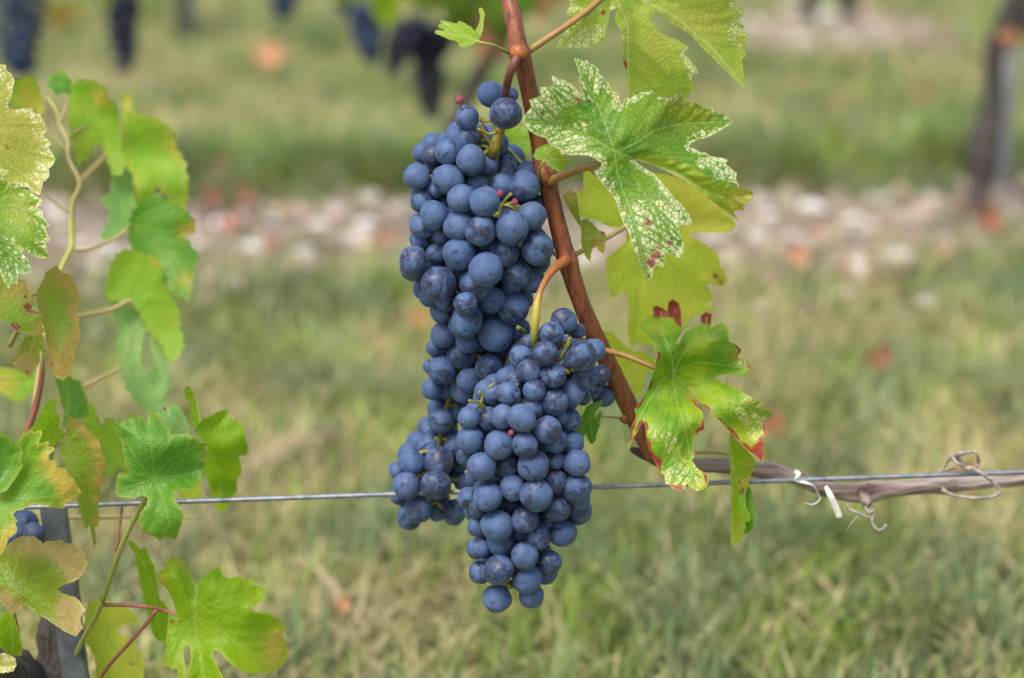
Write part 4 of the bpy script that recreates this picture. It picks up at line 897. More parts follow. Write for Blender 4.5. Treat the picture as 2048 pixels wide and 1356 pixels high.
leaf('vine_leaf', 'yellow green leaf with a gap, lowest beside the metal stake', Z(*L9, (115, 660), (250, 618), (360, 660), (462, 700), (582, 800), (570, 852), (440, 870), (378, 900), (400, 952), (480, 970), (542, 1000), (560, 1080), (602, 1108), (634, 1220), (622, 1400), (200, 1400), (178, 1150), (88, 1010), (78, 900)), Z(*L9, (300, 960))[0], [Z(*L9, (300, 800), (260, 640)), Z(*L9, (400, 820), (560, 820)), Z(*L9, (420, 1150), (600, 1230)), Z(*L9, (200, 900), (95, 900))], M['leaf_yellow'], off=0.055, gz=0.3, gx=0.1, sp=5, seed=84, gap=32, teeth=(16, 1.6),
     ctrl={'ye': [(260, 1230, .6, 40), (265, 1320, .7, 30)], 'rd': [(263, 1328, .5, 8)], 'wh': []})
leaf('vine_leaf', 'dark green leaf hanging in the bottom left corner beside the stake', Z(*L8, (-20, 840), (60, 790), (112, 800), (160, 950), (195, 1100), (182, 1165), (60, 1155), (-20, 1060)), Z(*L8, (90, 800))[0], [Z(*L8, (110, 1000), (110, 1140))], M['leaf_lime'], off=0.02, gz=-0.2, gx=0.2, sp=4.5, seed=85, gap=22, teeth=(12, 1.4))
leaf('vine_leaf', 'withered cream leaf in the very bottom left corner', Z(*L8, (-40, 1160), (30, 1140), (130, 1180), (140, 1250), (110, 1300), (-40, 1320)), Z(*L8, (-30, 1240))[0], [Z(*L8, (120, 1230))], M['leaf_cream'], off=0.01, gz=0.4, sp=4.5, seed=86, gap=0, ctrl={'wh': [('all', .8)], 'ye': [('all', .6)], 'rd': []}, teeth=(12, 1.6))
# ---------------------------------------------------------------- grapes
M['grape'] = m_grape()
M['rachis'] = m_stem('bunch_stem_skin', [(0.0, (0.16, 0.055, 0.045)), (0.50, (0.20, 0.07, 0.05)), (0.62, (0.42, 0.24, 0.03)), (0.88, (0.36, 0.30, 0.04)), (0.95, (0.10, 0.11, 0.03)), (1.0, (0.08, 0.09, 0.03))], streak=0.35, specks=0.9)
M['rachis_b'] = m_stem('orange_bunch_stem_skin', [(0.0, (0.36, 0.12, 0.04)), (0.48, (0.40, 0.16, 0.04)), (0.64, (0.40, 0.34, 0.07)), (0.88, (0.34, 0.34, 0.05)), (0.95, (0.10, 0.11, 0.03)), (1.0, (0.08, 0.09, 0.03))], streak=0.25, specks=0.9)
M['pedicel'] = m_stem('berry_stalk', [(0.0, (0.24, 0.27, 0.05)), (1.0, (0.28, 0.24, 0.05))], streak=0.4, specks=0.7)
M['unripe'] = m_flat('shrunken_red_berry', (0.22, 0.025, 0.06), (0.32, 0.08, 0.12), 900, 0.4, 0.5, 0.5)


def berry_mesh(name, seed, seg=36, ring=24, lump=0.03, wrinkle=0.0, squash=0.97):
    rng = random.Random(seed)
    o = Vector((rng.uniform(-50, 50), rng.uniform(-50, 50), rng.uniform(-50, 50)))
    V, Fc = [], []

    def pt(th, ph):
        d = Vector((math.sin(th) * math.cos(ph), math.sin(th) * math.sin(ph), math.cos(th)))
        r = 1 + lump * mnoise.noise(d * 1.1 + o) * 2
        if wrinkle:
            a = mnoise.noise(d * 2.3 + o); b = mnoise.noise(d * 4.5 - o)
            r += -wrinkle * (1 - abs(a) * 2.2) - wrinkle * .5 * (1 - abs(b) * 2.4)
        r -= 0.035 * math.exp(-(th / 0.16) ** 2)                       # dimple of the flower scar
        r -= 0.06 * math.exp(-((math.pi - th) / 0.3) ** 2)
        return Vector((d.x * r, d.y * r, d.z * r * squash))
    V.append(pt(0, 0))
    for i in range(1, ring):
        th = math.pi * i / ring
        for j in range(seg): V.append(pt(th, 2 * math.pi * j / seg))
    V.append(pt(math.pi, 0))
    for j in range(seg): Fc.append((0, 1 + j, 1 + (j + 1) % seg))
    for i in range(ring - 2):
        a = 1 + i * seg
        for j in range(seg): Fc.append((a + j, a + seg + j, a + seg + (j + 1) % seg, a + (j + 1) % seg))
    a = 1 + (ring - 2) * seg; e = len(V) - 1
    for j in range(seg): Fc.append((a + j, e, a + (j + 1) % seg))
    return mesh(name, V, Fc)


BERRY = [berry_mesh('grape', 100 + i, lump=0.034 + 0.010 * (i % 3), squash=(0.97, 1.02, 0.93, 0.99, 0.95, 1.0, 0.98, 0.96)[i]) for i in range(8)]
SHRIV = [berry_mesh('shrivelled_grape', 200 + i, 56, 40, 0.05, 0.055, 0.92) for i in range(3)]
LOWB = [berry_mesh('grape_low', 300 + i, 14, 9, 0.03) for i in range(3)]
for me in BERRY + SHRIV + LOWB: me.materials.append(M['grape'])

GA = [(982.6, 189, 26.5, 1), (1011.6, 227, 31.5, 4), (1019, 190, 18, 0), (933.6, 234.7, 23, 2), (934.4, 277, 28.5, 2), (964, 283, 20, 1), (942, 320, 30, 3), (896, 304, 27, 2), (865, 309, 23, 1), (868, 334, 20, 1), (834, 352.5, 26.5, 2),
      (896, 358, 32, 3), (974, 330, 22, 2), (992, 297, 18, 0), (1009, 333, 25, 0), (1012, 345, 25, 1), (954, 369, 25, 2), (1004, 372, 25, 2), (1049, 371, 29, 3), (843, 403, 23, 2), (873, 378, 19, 2), (868, 430, 28, 3), (923, 397, 27.5, 4), (970, 403, 29.5, 5),
      (888, 405, 18, 1), (845, 453, 25.5, 2), (917, 451, 31, 4), (961, 461, 30, 5), (1024, 456, 33, 5), (1064, 431, 28, 4), (881, 471, 18, 2), (842, 486, 19, 1), (873, 506, 20, 2), (919, 507, 32.5, 4), (827, 523, 29.5, 3), (826, 537, 26, 1), (876, 566, 33.5, 4), (972, 539, 34.5, 5),
      (1006, 503, 32, 3), (1009, 474, 25, 3), (1075, 498, 33, 4), (1074, 525, 27, 2), (1032, 549, 30, 3), (1065, 561, 26, 2), (913, 537, 24, 2), (953, 566, 35, 4), (1076, 404, 15, 2), (931, 608, 24, 6, 's'), (983, 600, 26, 4), (1027, 618, 32, 4), (934, 641, 32, 5),
      (928, 650, 31, 4), (881, 623, 23, 2), (893, 598, 23, 3), (991, 667, 34.5, 4), (1037, 660, 24, 3), (888, 668, 26, 2), (866, 696, 14, 2), (936, 683, 24, 3), (924, 709, 28, 3), (883, 740, 28, 3), (859, 733, 15, 1), (977, 735, 27, 5, 's'), (939, 760, 26, 4), (929, 781, 27, 3), (864, 778, 22, 2),
      (893, 780, 19, 2), (914, 822, 25, 2), (881, 841, 26, 2), (860, 860, 16, 1), (860, 893, 24, 2), (906, 889, 24, 2), (823, 924, 25.5, 3), (877, 923, 29.5, 3), (793, 940, 17, 1), (921, 925, 18, 1), (813, 971, 27, 4), (872, 970, 30.5, 4), (928, 965, 19, 1), (797, 990, 18, 1), (836, 1019, 26.5, 3),
      (819, 1036, 24, 2), (908, 1024, 26, 2), (874, 1025, 18, 1), (879, 1000, 21, 1), (911, 950, 18, 0), (1024, 722, 22, 1), (1044, 742, 22, 0), (1008, 752, 22, 2), (1000, 720, 24, 1)]
GB = [(1128, 642, 26, 1), (1103, 669, 26, 2), (1155, 662, 15, 0), (1090, 706, 23, 4), (1163, 711, 31, 4), (1188, 699, 23, 2), (1044, 716, 25, 2), (1058, 742, 24, 3), (1107, 752, 25, 4, 's'), (1122, 731, 17, 2), (1172, 752, 26, 3), (1202, 750, 20, -4), (1206, 791, 23, -5), (1185, 778, 18, -4), (1028, 760, 18, 2),
      (986, 788, 21, 3), (1016, 787, 23.5, 4), (1069, 781, 22, 4), (1041, 775, 18, 2), (1110, 804, 27, 4), (1145, 786, 25, 3), (1164, 793, 18, 2), (1056, 683, 15, 1), (1066, 817, 21, 4), (938, 835, 22, 4), (976, 836, 23, 4), (1005, 833, 23, 4.5), (1043, 836, 28.5, 6), (1094, 860, 27.5, 5), (1141, 840, 22, 3),
      (1122, 835, 14, 3), (1109, 881, 26, 4), (940, 879, 27, 4), (998, 890, 30, 5), (1050, 890, 26, 6), (1144, 885, 24, 3), (930, 913, 18, 3), (964, 932, 28, 5), (1013, 933, 24, 4), (1067, 931, 31, 5.5), (1112, 921, 18, 4), (1154, 925, 28, 4), (1111, 963, 23, 4), (1026, 976, 25, 5), (1073, 990, 33, 6), (1154, 977, 30, 4),
      (998, 958, 16, 3), (976, 993, 30, 5), (937, 996, 22, 3), (957, 1018, 19, 4), (994, 1051, 31, 5), (1050, 1039, 26, 5), (1019, 1010, 18, 3), (955, 1053, 21, 3.5), (1001, 1085, 28, 4), (955, 1097, 22, 4), (1114, 1018, 27, 4), (1094, 1042, 21, 3), (1158, 1022, 27, 3), (1124, 1068, 25, 3.5), (1076, 1074, 26, 4.5), (1040, 1066, 18, 3),
      (1049, 1112, 28, 5), (1084, 1098, 16, 3), (1100, 1124, 24, 4), (997, 1139, 31, 5), (960, 1145, 22, 4), (1055, 1158, 29, 4.5), (995, 1197, 28, 4), (1062, 1192, 25, 4), (1160, 1000, 20, 3)]


def bunch(name, label, data, base, step, stem_px, stem_mat, tips, seed, axis, nfill, unripe=()):
    rng = random.Random(seed)
    N = len(data)
    px = np.array([d[0] for d in data], float); py = np.array([d[1] for d in data], float)
    pr = np.array([d[2] * 1.035 for d in data], float); ly = np.array([d[3] for d in data], float)
    off = np.array([base(b) for b in py]) - (ly - 3) * step

    def solve(off):
        Q = np.array([P(a, b, c) for a, b, c in zip(px, py, off)])
        rr = np.array([r * T(a, b, c) / F for a, b, c, r in zip(px, py, off, pr)])
        return Q, rr
    for it in range(60):                      # push overlapping berries apart along the depth only
        Q, rr = solve(off)
        D = Q[:, None] - Q[None]
        d = np.sqrt((D ** 2).sum(2)) + np.eye(N)
        need = (rr[:, None] + rr[None]) * 0.86
        ov = np.clip(need - d, 0, None) * (1 - np.eye(N))
        if ov.max() < 0.0006: break
        lat = np.sqrt(D[..., 0] ** 2 + D[..., 2] ** 2)
        want = np.sqrt(np.clip(need ** 2 - lat ** 2, 0, None))
        sgn = np.sign(D[..., 1] + (ly[None] - ly[:, None]) * 1e-4 + 1e-7)
        push = np.where(ov > 0, (want - np.abs(D[..., 1])).clip(0), 0) * sgn * 0.25
        off = off + np.clip(push.sum(1), -0.0025, 0.0025)
    Q, rr = solve(off)
    root = empty(name, P(*stem_px[0][:3]), label, 'grape bunch', 'ripe grape bunches on the near vine')
    org = root.location.copy()
    ax = np.array([P(a, b, c) for a, b, c in axis])
    ped = MB()

    def ax_at(z):
        i = int(np.argmin(np.abs(ax[:, 2] - z)))
        return ax[i]
    # the centre line, finely
    fine = []
    for a, b in zip(ax[:-1], ax[1:]):
        for k in range(12): fine.append(a + (b - a) * k / 12)
    ax = np.array(fine + [ax[-1]])
    cnt = 0
    for i in range(N):
        c = Vector(Q[i]); r = float(rr[i])
        shr = len(data[i]) > 4
        a = Vector(ax_at(c.z + 0.35 * r))
        out = (c - a)
        out = (out.normalized() if out.length > 1e-4 else Vector((0, -1, 0)))
        pole = (out + Vector((rng.uniform(-.45, .45), rng.uniform(-.75, -.05), rng.uniform(-.65, .25)))).normalized()
        me = SHRIV[cnt % 3] if shr else BERRY[rng.randrange(8)]
        cnt += shr
        o = link('shrivelled_grape' if shr else 'grape', me, None, root)
        o.location = c - org
        q = pole.to_track_quat('Z', 'Y') @ Vector((0, 0, 1)).rotation_difference(Vector((0, 0, 1)))
        q = pole.to_track_quat('Z', 'Y')
        o.rotation_mode = 'QUATERNION'
        from mathutils import Quaternion
        o.rotation_quaternion = q @ Quaternion((0, 0, 1), rng.uniform(0, 6.28))
        o.scale = (r * rng.uniform(.95, 1.05), r * rng.uniform(.95, 1.05), r * rng.uniform(.93, 1.05))
        if shr: o['label'] = 'wrinkled half dried grape'
        back = c - pole * r * 0.93
        mid = back.lerp(a, 0.55) + Vector((0, 0, 0.002))
        ped.tube([a, mid, back], [0.0011, 0.0009, 0.0013], seg=6, sub=3, cap=False)
    # berries of the far side and the core, which the photograph does not show singly
    mass = MB()
    pts = [Vector(q) for q in Q]; rads = list(rr)
    zlo, zhi = Q[:, 2].min(), Q[:, 2].max()
    tries = fill = 0
    while fill < nfill and tries < 90000:
        tries += 1
        z = rng.uniform(zlo + .006, zhi - .02)
        sel = [i for i in range(N) if abs(Q[i, 2] - z) < 0.014 and ly[i] >= 0]
        if len(sel) < 3: continue
        x0 = min(Q[i, 0] - rr[i] for i in sel) + .008; x1 = max(Q[i, 0] + rr[i] for i in sel) - .008
        if x1 - x0 < .012: continue
        yf = sum(Q[i, 1] for i in sel) / len(sel)
        hw = (x1 - x0) / 2
        x = rng.uniform(x0, x1)
        dp = 1.15 * hw * math.sqrt(max(0, 1 - ((x - (x0 + x1) / 2) / hw) ** 2))
        y = yf + .004 + rng.uniform(0.0, 1.0) * 2 * min(dp, 0.024)
        r = rng.uniform(.0052, .0068)
        p = Vector((x, y, z))
        k_ = (p - Vector((0, 0, CAM_H)))
        if not any(Q[i, 1] < y and ((Vector((0, 0, CAM_H)) + k_ * (Q[i, 1] / y)) - Vector(Q[i])).length < rr[i] * .95 for i in sel): continue
        if min(((p - q).length - (.80 * (r + s))) for q, s in zip(pts, rads)) < 0: continue
        pts.append(p); rads.append(r); fill += 1
        lb = LOWB[fill % 3]
        rot = Vector((rng.gauss(0, 1), rng.gauss(0, 1), rng.gauss(0, 1))).normalized().to_track_quat('Z', 'Y').to_matrix()
        mass.add([p + rot @ (v.co * r) for v in lb.vertices], [tuple(f.vertices) for f in lb.polygons])
    print('fill', fill, tries)
    if fill:
        nm = mass.build('grape_mass', M['grape_back'], root, org)
        nm['kind'] = 'stuff'
    ped.build('berry_stalks', M['pedicel'], root, org)
    st = MB()
    pxtube(st, stem_px, seg=14, knob=0.10, seed=seed)
    n = len(fine)
    st.tube([Vector(v) for v in ax[::6]], [0.0024 * (1 - 0.6 * i / max(1, len(ax[::6]) - 1)) for i in range(len(ax[::6]))], seg=8, knob=.15, u0=.9, u1=1.0)
    st.build('stem', stem_mat, root, org)
    for L in tips:                                # bits of bare stalk between the berries
        t = MB()
        for seg in L: pxtube(t, seg, seg=7, knob=.1, sub=4)
        t.build('side_stalk', M['pedicel'], root, org)
    for (a, b, c, r) in unripe:
        me = SHRIV[0].copy(); me.materials.clear(); me.materials.append(M['unripe'])
        o = link('unripe_berry', me, None, root)
        o.location = P(a, b, c) - org
        s = r * T(a, b, c) / F
        o.scale = (s, s, s * 1.15)
    return root, [Vector(q) for q in Q], rr


M['grape_back'] = m_grape('grape_skin_core')
nt = M['grape_back'].node_tree
baseA = lambda y: 0.004 + 0.030 * min(1, max(0, (y - 560) / 260))
baseB = lambda y: -0.030 + 0.012 * min(1, max(0, (y - 640) / 560))
bunch('grape_bunch', 'upper bunch of dusty blue grapes, its lower half hanging behind the front bunch', GA, baseA, 0.0062,
      [(1036, 112, -0.010, 20), (1028, 128, -0.012, 20), (1018, 152, -0.010, 17), (1011, 190, 0.002, 16), (1007, 225, 0.013, 18), (1000, 262, 0.008, 20), (992, 285, 0.005, 22), (984, 312, 0.008, 20)], M['rachis'],
      [[[(995, 264, 0.0, 8), (980, 268, 0.0, 6), (968, 262, 0.0, 6), (960, 246, 0.0, 9)], [(985, 240, 0.0, 6), (968, 242, 0.0, 8), (960, 236, 0.0, 10)], [(968, 262, 0, 6), (955, 258, 0.0, 6)]],
       [[(1000, 424, -0.022, 7), (1004, 408, -0.026, 6), (1014, 396, -0.028, 6), (1022, 388, -0.030, 9)], [(1004, 408, -0.026, 6), (1020, 412, -0.028, 6), (1034, 420, -0.027, 9)], [(1012, 410, -0.027, 5), (1026, 404, -0.029, 5)], [(1000, 424, -0.022, 7), (990, 432, -0.018, 9)]],
       [[(918, 213, -0.004, 3), (925, 220, 0.0, 3)]], [[(1036, 655, -0.004, 10), (1050, 668, 0.010, 9), (1030, 695, 0.012, 11), (1014, 728, 0.012, 12)]]],
      11, [(990, 300, 0.012), (968, 400, 0.014), (960, 500, 0.016), (955, 600, 0.020), (920, 720, 0.034), (890, 830, 0.036), (870, 930, 0.036), (860, 1010, 0.036)], 260,
      [(919, 200, -0.004, 9), (1000, 387, -0.028, 7), (1029, 404, -0.029, 7)])
bunch('grape_bunch', 'front bunch of dusty blue grapes hanging lowest in the middle, before the wire', GB, baseB, 0.0062,
      [(1132, 520, 0.000, 24), (1116, 532, -0.006, 18), (1097, 552, -0.014, 13), (1081, 582, -0.020, 13), (1073, 618, -0.024, 18), (1070, 655, -0.026, 17), (1067, 700, -0.022, 10)], M['rachis_b'],
      [[[(955, 815, -0.034, 9), (962, 805, -0.036, 8), (965, 790, -0.036, 6), (958, 784, -0.037, 6)], [(960, 804, -0.036, 6), (948, 803, -0.038, 6), (938, 801, -0.039, 6)], [(962, 805, -.036, 7), (968, 818, -0.034, 9)]],
       [[(1118, 722, -0.030, 6), (1130, 702, -0.034, 7), (1136, 690, -0.036, 8), (1140, 676, -0.036, 11)], [(1105, 700, -0.02, 14), (1125, 690, -.022, 12)]], [[(1120, 735, -0.03, 9), (1138, 745, -0.03, 11)]], [[(1012, 1168, -0.026, 9), (1024, 1172, -0.024, 14), (1036, 1160, -0.020, 10)]],
       [[(990, 766, -0.034, 6), (976, 776, -0.034, 6)]]],
      12, [(1068, 690, -0.012), (1075, 760, -0.008), (1060, 860, -0.006), (1050, 960, -0.002), (1045, 1060, 0.0), (1032, 1160, -0.010)], 160,
      [(1022, 866, -0.056, 6)])
# a few berries behind the stake, shade mixed into their skin colour
root = empty('grape_bunch', P(55, 1020, 0.06), 'few dim blue grapes beside the top of the metal stake', 'grape bunch', 'ripe grape bunches on the near vine')
rg = random.Random(4)
M['grape_shade_tint'] = m_grape('grape_skin_shade_tint', 0.5)
DIM = BERRY[0].copy(); DIM.materials.clear(); DIM.materials.append(M['grape_shade_tint'])
for (a, b, c, r) in [(50, 1047, 0.060, 27), (66, 1068, 0.036, 24), (34, 1072, 0.036, 24), (58, 1095, 0.070, 26), (30, 1030, 0.075, 22), (84, 1100, .075, 22), (40, 1120, .08, 25)]:
    o = link('grape', DIM, None, root)
    o.location = P(a, b, c) - root.location
    s = r * T(a, b, c) / F; o.scale = (s, s, s); o.rotation_euler = (rg.uniform(0, 6), rg.uniform(0, 6), 0)
# ---------------------------------------------------------------- cane, old wood, wire, stake
M['cane'] = m_stem('red_brown_cane', [(0.0, (0.27, 0.105, 0.060)), (0.10, (0.30, 0.105, 0.058)), (0.40, (0.27, 0.090, 0.042)), (0.7, (0.30, 0.100, 0.044)), (1.0, (0.27, 0.095, 0.050))], rough=0.38, streak=0.75, specks=0.9, dark=(0.055, 0.022, 0.016), bs=0.6)
M['node'] = m_flat('cane_node_bark', (0.10, 0.030, 0.020), (0.32, 0.13, 0.04), 260, 0.5, 0.3, 0.5)
M['spur'] = m_flat('orange_node_skin', (0.48, 0.17, 0.03), (0.28, 0.09, 0.04), 330, 0.4, 0.4, 0.3)
M['wood'] = m_stem('grey_old_cane', [(0.0, (0.14, 0.10, 0.09)), (0.5, (0.30, 0.245, 0.225)), (1.0, (0.34, 0.285, 0.265))], rough=0.8, streak=0.95, specks=0.3, dark=(0.075, 0.032, 0.028), bs=1.0, fibre=(22, 330, 330))
M['tendril'] = m_flat('dry_tendril', (0.42, 0.38, 0.34), (0.20, 0.16, 0.14), 300, 0.7, 0.3, 0.4)
M['tie'] = m_flat('white_paper_tie', (0.75, 0.76, 0.74), (0.62, 0.60, 0.52), 200, 0.5, 0.4, 0.2)
M['wire'] = m_flat('galvanised_wire', (0.15, 0.17, 0.20), (0.30, 0.33, 0.37), 170, 0.5, 0.5, 0.15, metal=0.55)
M['steel'] = m_flat('weathered_steel', (0.075, 0.09, 0.105), (0.15, 0.175, 0.20), 60, 0.5, 0.5, 0.2, metal=0.5)
M['bark'] = m_stem('vine_bark', [(0, (0.060, 0.052, 0.048)), (1, (0.095, 0.08, 0.073))], rough=0.9, streak=0.8, specks=0.3, dark=(0.02, 0.016, 0.014), bs=1.0)

t = empty('cane', P(1300, 915, 0.034), 'red brown vine cane carrying both bunches, rising from the wire to the top edge', 'vine cane')
mb = MB()
pxtube(mb, [(905, -620, 0.060, 26), (930, -480, 0.060, 29), (958, -300, 0.050, 31), (985, -140, 0.030, 33), (1003, -60, 0.016, 34), (1018, 0, 0.008, 34), (1030, 55, 0.002, 34), (1036, 88, 0, 38), (1040, 106, 0, 46), (1045, 124, 0, 40), (1055, 165, 0.002, 35), (1070, 240, 0.006, 35), (1082, 300, 0.008, 37), (1090, 340, 0.008, 44), (1095, 360, 0.008, 43), (1101, 390, 0.008, 36),
            (1116, 450, 0.008, 35), (1129, 500, 0.007, 37), (1136, 522, 0.006, 44), (1142, 545, 0.006, 38), (1158, 595, 0.008, 35), (1180, 650, 0.012, 36), (1206, 706, 0.018, 37), (1237, 770, 0.024, 37), (1262, 820, 0.028, 39), (1282, 862, 0.030, 38), (1304, 905, 0.033, 36), (1318, 925, 0.036, 22)], seg=28, knob=0.06, sub=7, ridge=0.016)
mb.build('stem', M['cane'], t, t.location)
for nm, mat, L in (('node', 'spur', [(1030, 100, -0.006, 22), (1037, 104, -0.009, 30), (1048, 106, -0.007, 22)]), ('node', 'node', [(1082, 338, 0.004, 24), (1092, 350, 0.003, 38), (1100, 366, 0.005, 30)]), ('bud', 'node', [(1250, 834, 0.02, 8), (1246, 838, 0.018, 14), (1252, 845, 0.02, 8)]),
                   ('bud', 'node', [(1112, 512, -0.001, 5), (1108, 507, -0.002, 8), (1104, 500, -0.002, 4)]), ('bud', 'node', [(1040, 122, -0.006, 8), (1046, 132, -0.0072, 16), (1050, 145, -0.004, 6)])):
    mb = MB(); pxtube(mb, L, seg=12, knob=0.25); mb.build(nm, M[mat], t, t.location)

t = empty('old_cane', P(1640, 968, 0.034), 'grey dry old cane tied along the wire at the right', 'vine cane')
mb = MB()
pxtube(mb, [(1262, 898, 0.040, 10), (1285, 908, 0.038, 22), (1330, 922, 0.036, 26), (1365, 924, 0.035, 29), (1400, 931, 0.034, 26), (1450, 933, 0.033, 30), (1500, 938, 0.032, 29), (1545, 942, 0.032, 36), (1572, 950, 0.032, 30), (1605, 960, 0.032, 29), (1640, 974, 0.032, 28), (1690, 985, 0.032, 31), (1735, 984, 0.032, 42), (1765, 981, 0.032, 33), (1800, 978, 0.032, 30), (1850, 972, 0.032, 31),
            (1895, 969, 0.032, 38), (1930, 966, 0.032, 30), (2010, 960, 0.032, 29), (2060, 955, 0.032, 31), (2200, 940, 0.034, 32)], seg=44, knob=0.14, seed=3, sub=14, ridge=0.075)
mb.build('stem', M['wood'], t, t.location)
mb = MB(); pxtube(mb, [(1724, 980, 0.028, 18), (1728, 994, 0.023, 28), (1732, 1006, 0.021, 26), (1728, 1014, 0.021, 10)], seg=18, knob=0.45, seed=5, ridge=.08); mb.build('spur', M['wood'], t, t.location)
for L in ([(1885, 978, 0.020, 10), (1905, 990, 0.016, 8), (1950, 996, 0.012, 7), (1985, 993, 0.010, 7), (2000, 982, 0.010, 8), (1988, 966, 0.010, 8), (1968, 950, 0.010, 8), (1948, 938, 0.012, 9), (1930, 934, 0.014, 10), (1920, 922, 0.014, 9), (1912, 912, 0.014, 12), (1925, 906, 0.012, 10), (1948, 902, 0.012, 7)],
          [(1908, 912, 0.014, 12), (1896, 922, 0.016, 7), (1888, 935, 0.018, 5), (1878, 944, 0.018, 4)], [(1948, 902, 0.012, 7), (1954, 910, 0.010, 6), (1957, 922, 0.012, 7), (1950, 936, 0.012, 7), (1930, 938, 0.012, 7)], [(1912, 935, 0.020, 5), (1895, 940, 0.020, 4), (1880, 944, 0.02, 3)],
          [(1906, 916, 0.012, 7), (1914, 926, 0.010, 7), (1926, 932, 0.01, 6)],
          [(1695, 1008, 0.016, 5), (1698, 1018, 0.014, 7), (1712, 1024, 0.012, 6), (1725, 1030, 0.012, 5), (1738, 1036, 0.012, 6)], [(1748, 1022, 0.016, 6), (1744, 1040, 0.014, 5), (1748, 1052, 0.012, 5), (1756, 1060, 0.012, 6), (1766, 1058, 0.012, 8), (1772, 1050, 0.012, 7)],
          [(1730, 1014, .016, 6), (1738, 1024, .014, 6), (1748, 1020, .016, 6)], [(1715, 1032, 0.012, 3), (1700, 1050, 0.010, 2.5), (1694, 1062, 0.01, 2.5)]):
    mb = MB(); pxtube(mb, L, seg=8, knob=0.12, seed=7); mb.build('tendril', M['tendril'], t, t.location)

for lab, L in (('white paper tie knotted round wire and old cane, tail curling brown', [(1590, 942, 0.004, 10), (1597, 950, -0.004, 13), (1590, 958, -0.004, 12), (1600, 962, -0.004, 11), (1618, 967, -0.003, 10), (1630, 975, 0.002, 10), (1637, 990, 0.006, 11), (1640, 998, 0.006, 11), (1632, 1006, 0.006, 10), (1622, 1009, 0.006, 8), (1610, 1006, 0.006, 6)]),
               ('short flat white tie end hanging from the old cane', [(1651, 973, 0.010, 8), (1660, 990, 0.006, 14), (1670, 1012, 0.006, 15), (1679, 1034, 0.006, 14)])):
    mb = MB()
    pxtube(mb, L, seg=10, flat=0.35, knob=0.05)
    o = mb.build('paper_tie', M['tie'], None, P(*L[0][:3])); tag(o, lab, 'vine tie')

# the wire, sagging a little, twisted galvanised
a, b = P(-700, 1043, 0.0), P(2900, 912, 0.0)
a, b = P(60, 1014, 0.036), P(2048, 944, 0.016)
d = (b - a)
pts = [a + d * (-0.6 + 2.2 * i / 80) for i in range(81)]
mb = MB()
mb.tube(pts, [0.00125] * 81, seg=12, sub=2, knob=0.03)
o = mb.build('training_wire', M['wire'], None, a)
tag(o, 'thin galvanised wire running straight across the picture behind the bunches', 'wire')

# the stake: a folded steel channel driven into the ground
top = P(104, 1016, 0.045); foot = G(182, 1475); foot = P(176, 1560, 0.030)
ax = (foot - top).normalized()
foot = top + ax * ((top.z + 0.12) / -ax.z)
xr = Vector((1, 0.15, 0)); xr = (xr - ax * xr.dot(ax)).normalized(); yr = ax.cross(xr).normalized()
if yr.y < 0: yr = -yr
prof = [(-0.0060, 0.012), (-0.0060, 0.0), (0.0052, 0.0), (0.0066, -0.003), (0.0066, 0.012), (0.0054, 0.012), (0.0054, 0.0016), (-0.0048, 0.0016), (-0.0048, 0.012)]
V, Fc = [], []
for q in (top, foot):
    for u, v in prof: V.append(q + xr * u + yr * v)
k = len(prof)
for i in range(k): Fc.append((i, (i + 1) % k, (i + 1) % k + k, i + k))
Fc += [tuple(range(k - 1, -1, -1)), tuple(range(k, 2 * k))]
me = mesh('stake', [v - foot for v in V], Fc, smooth=False)
o = link('metal_stake', me, M['steel'], None, foot)
tag(o, 'grey folded steel stake holding the wire at the bottom left', 'stake')

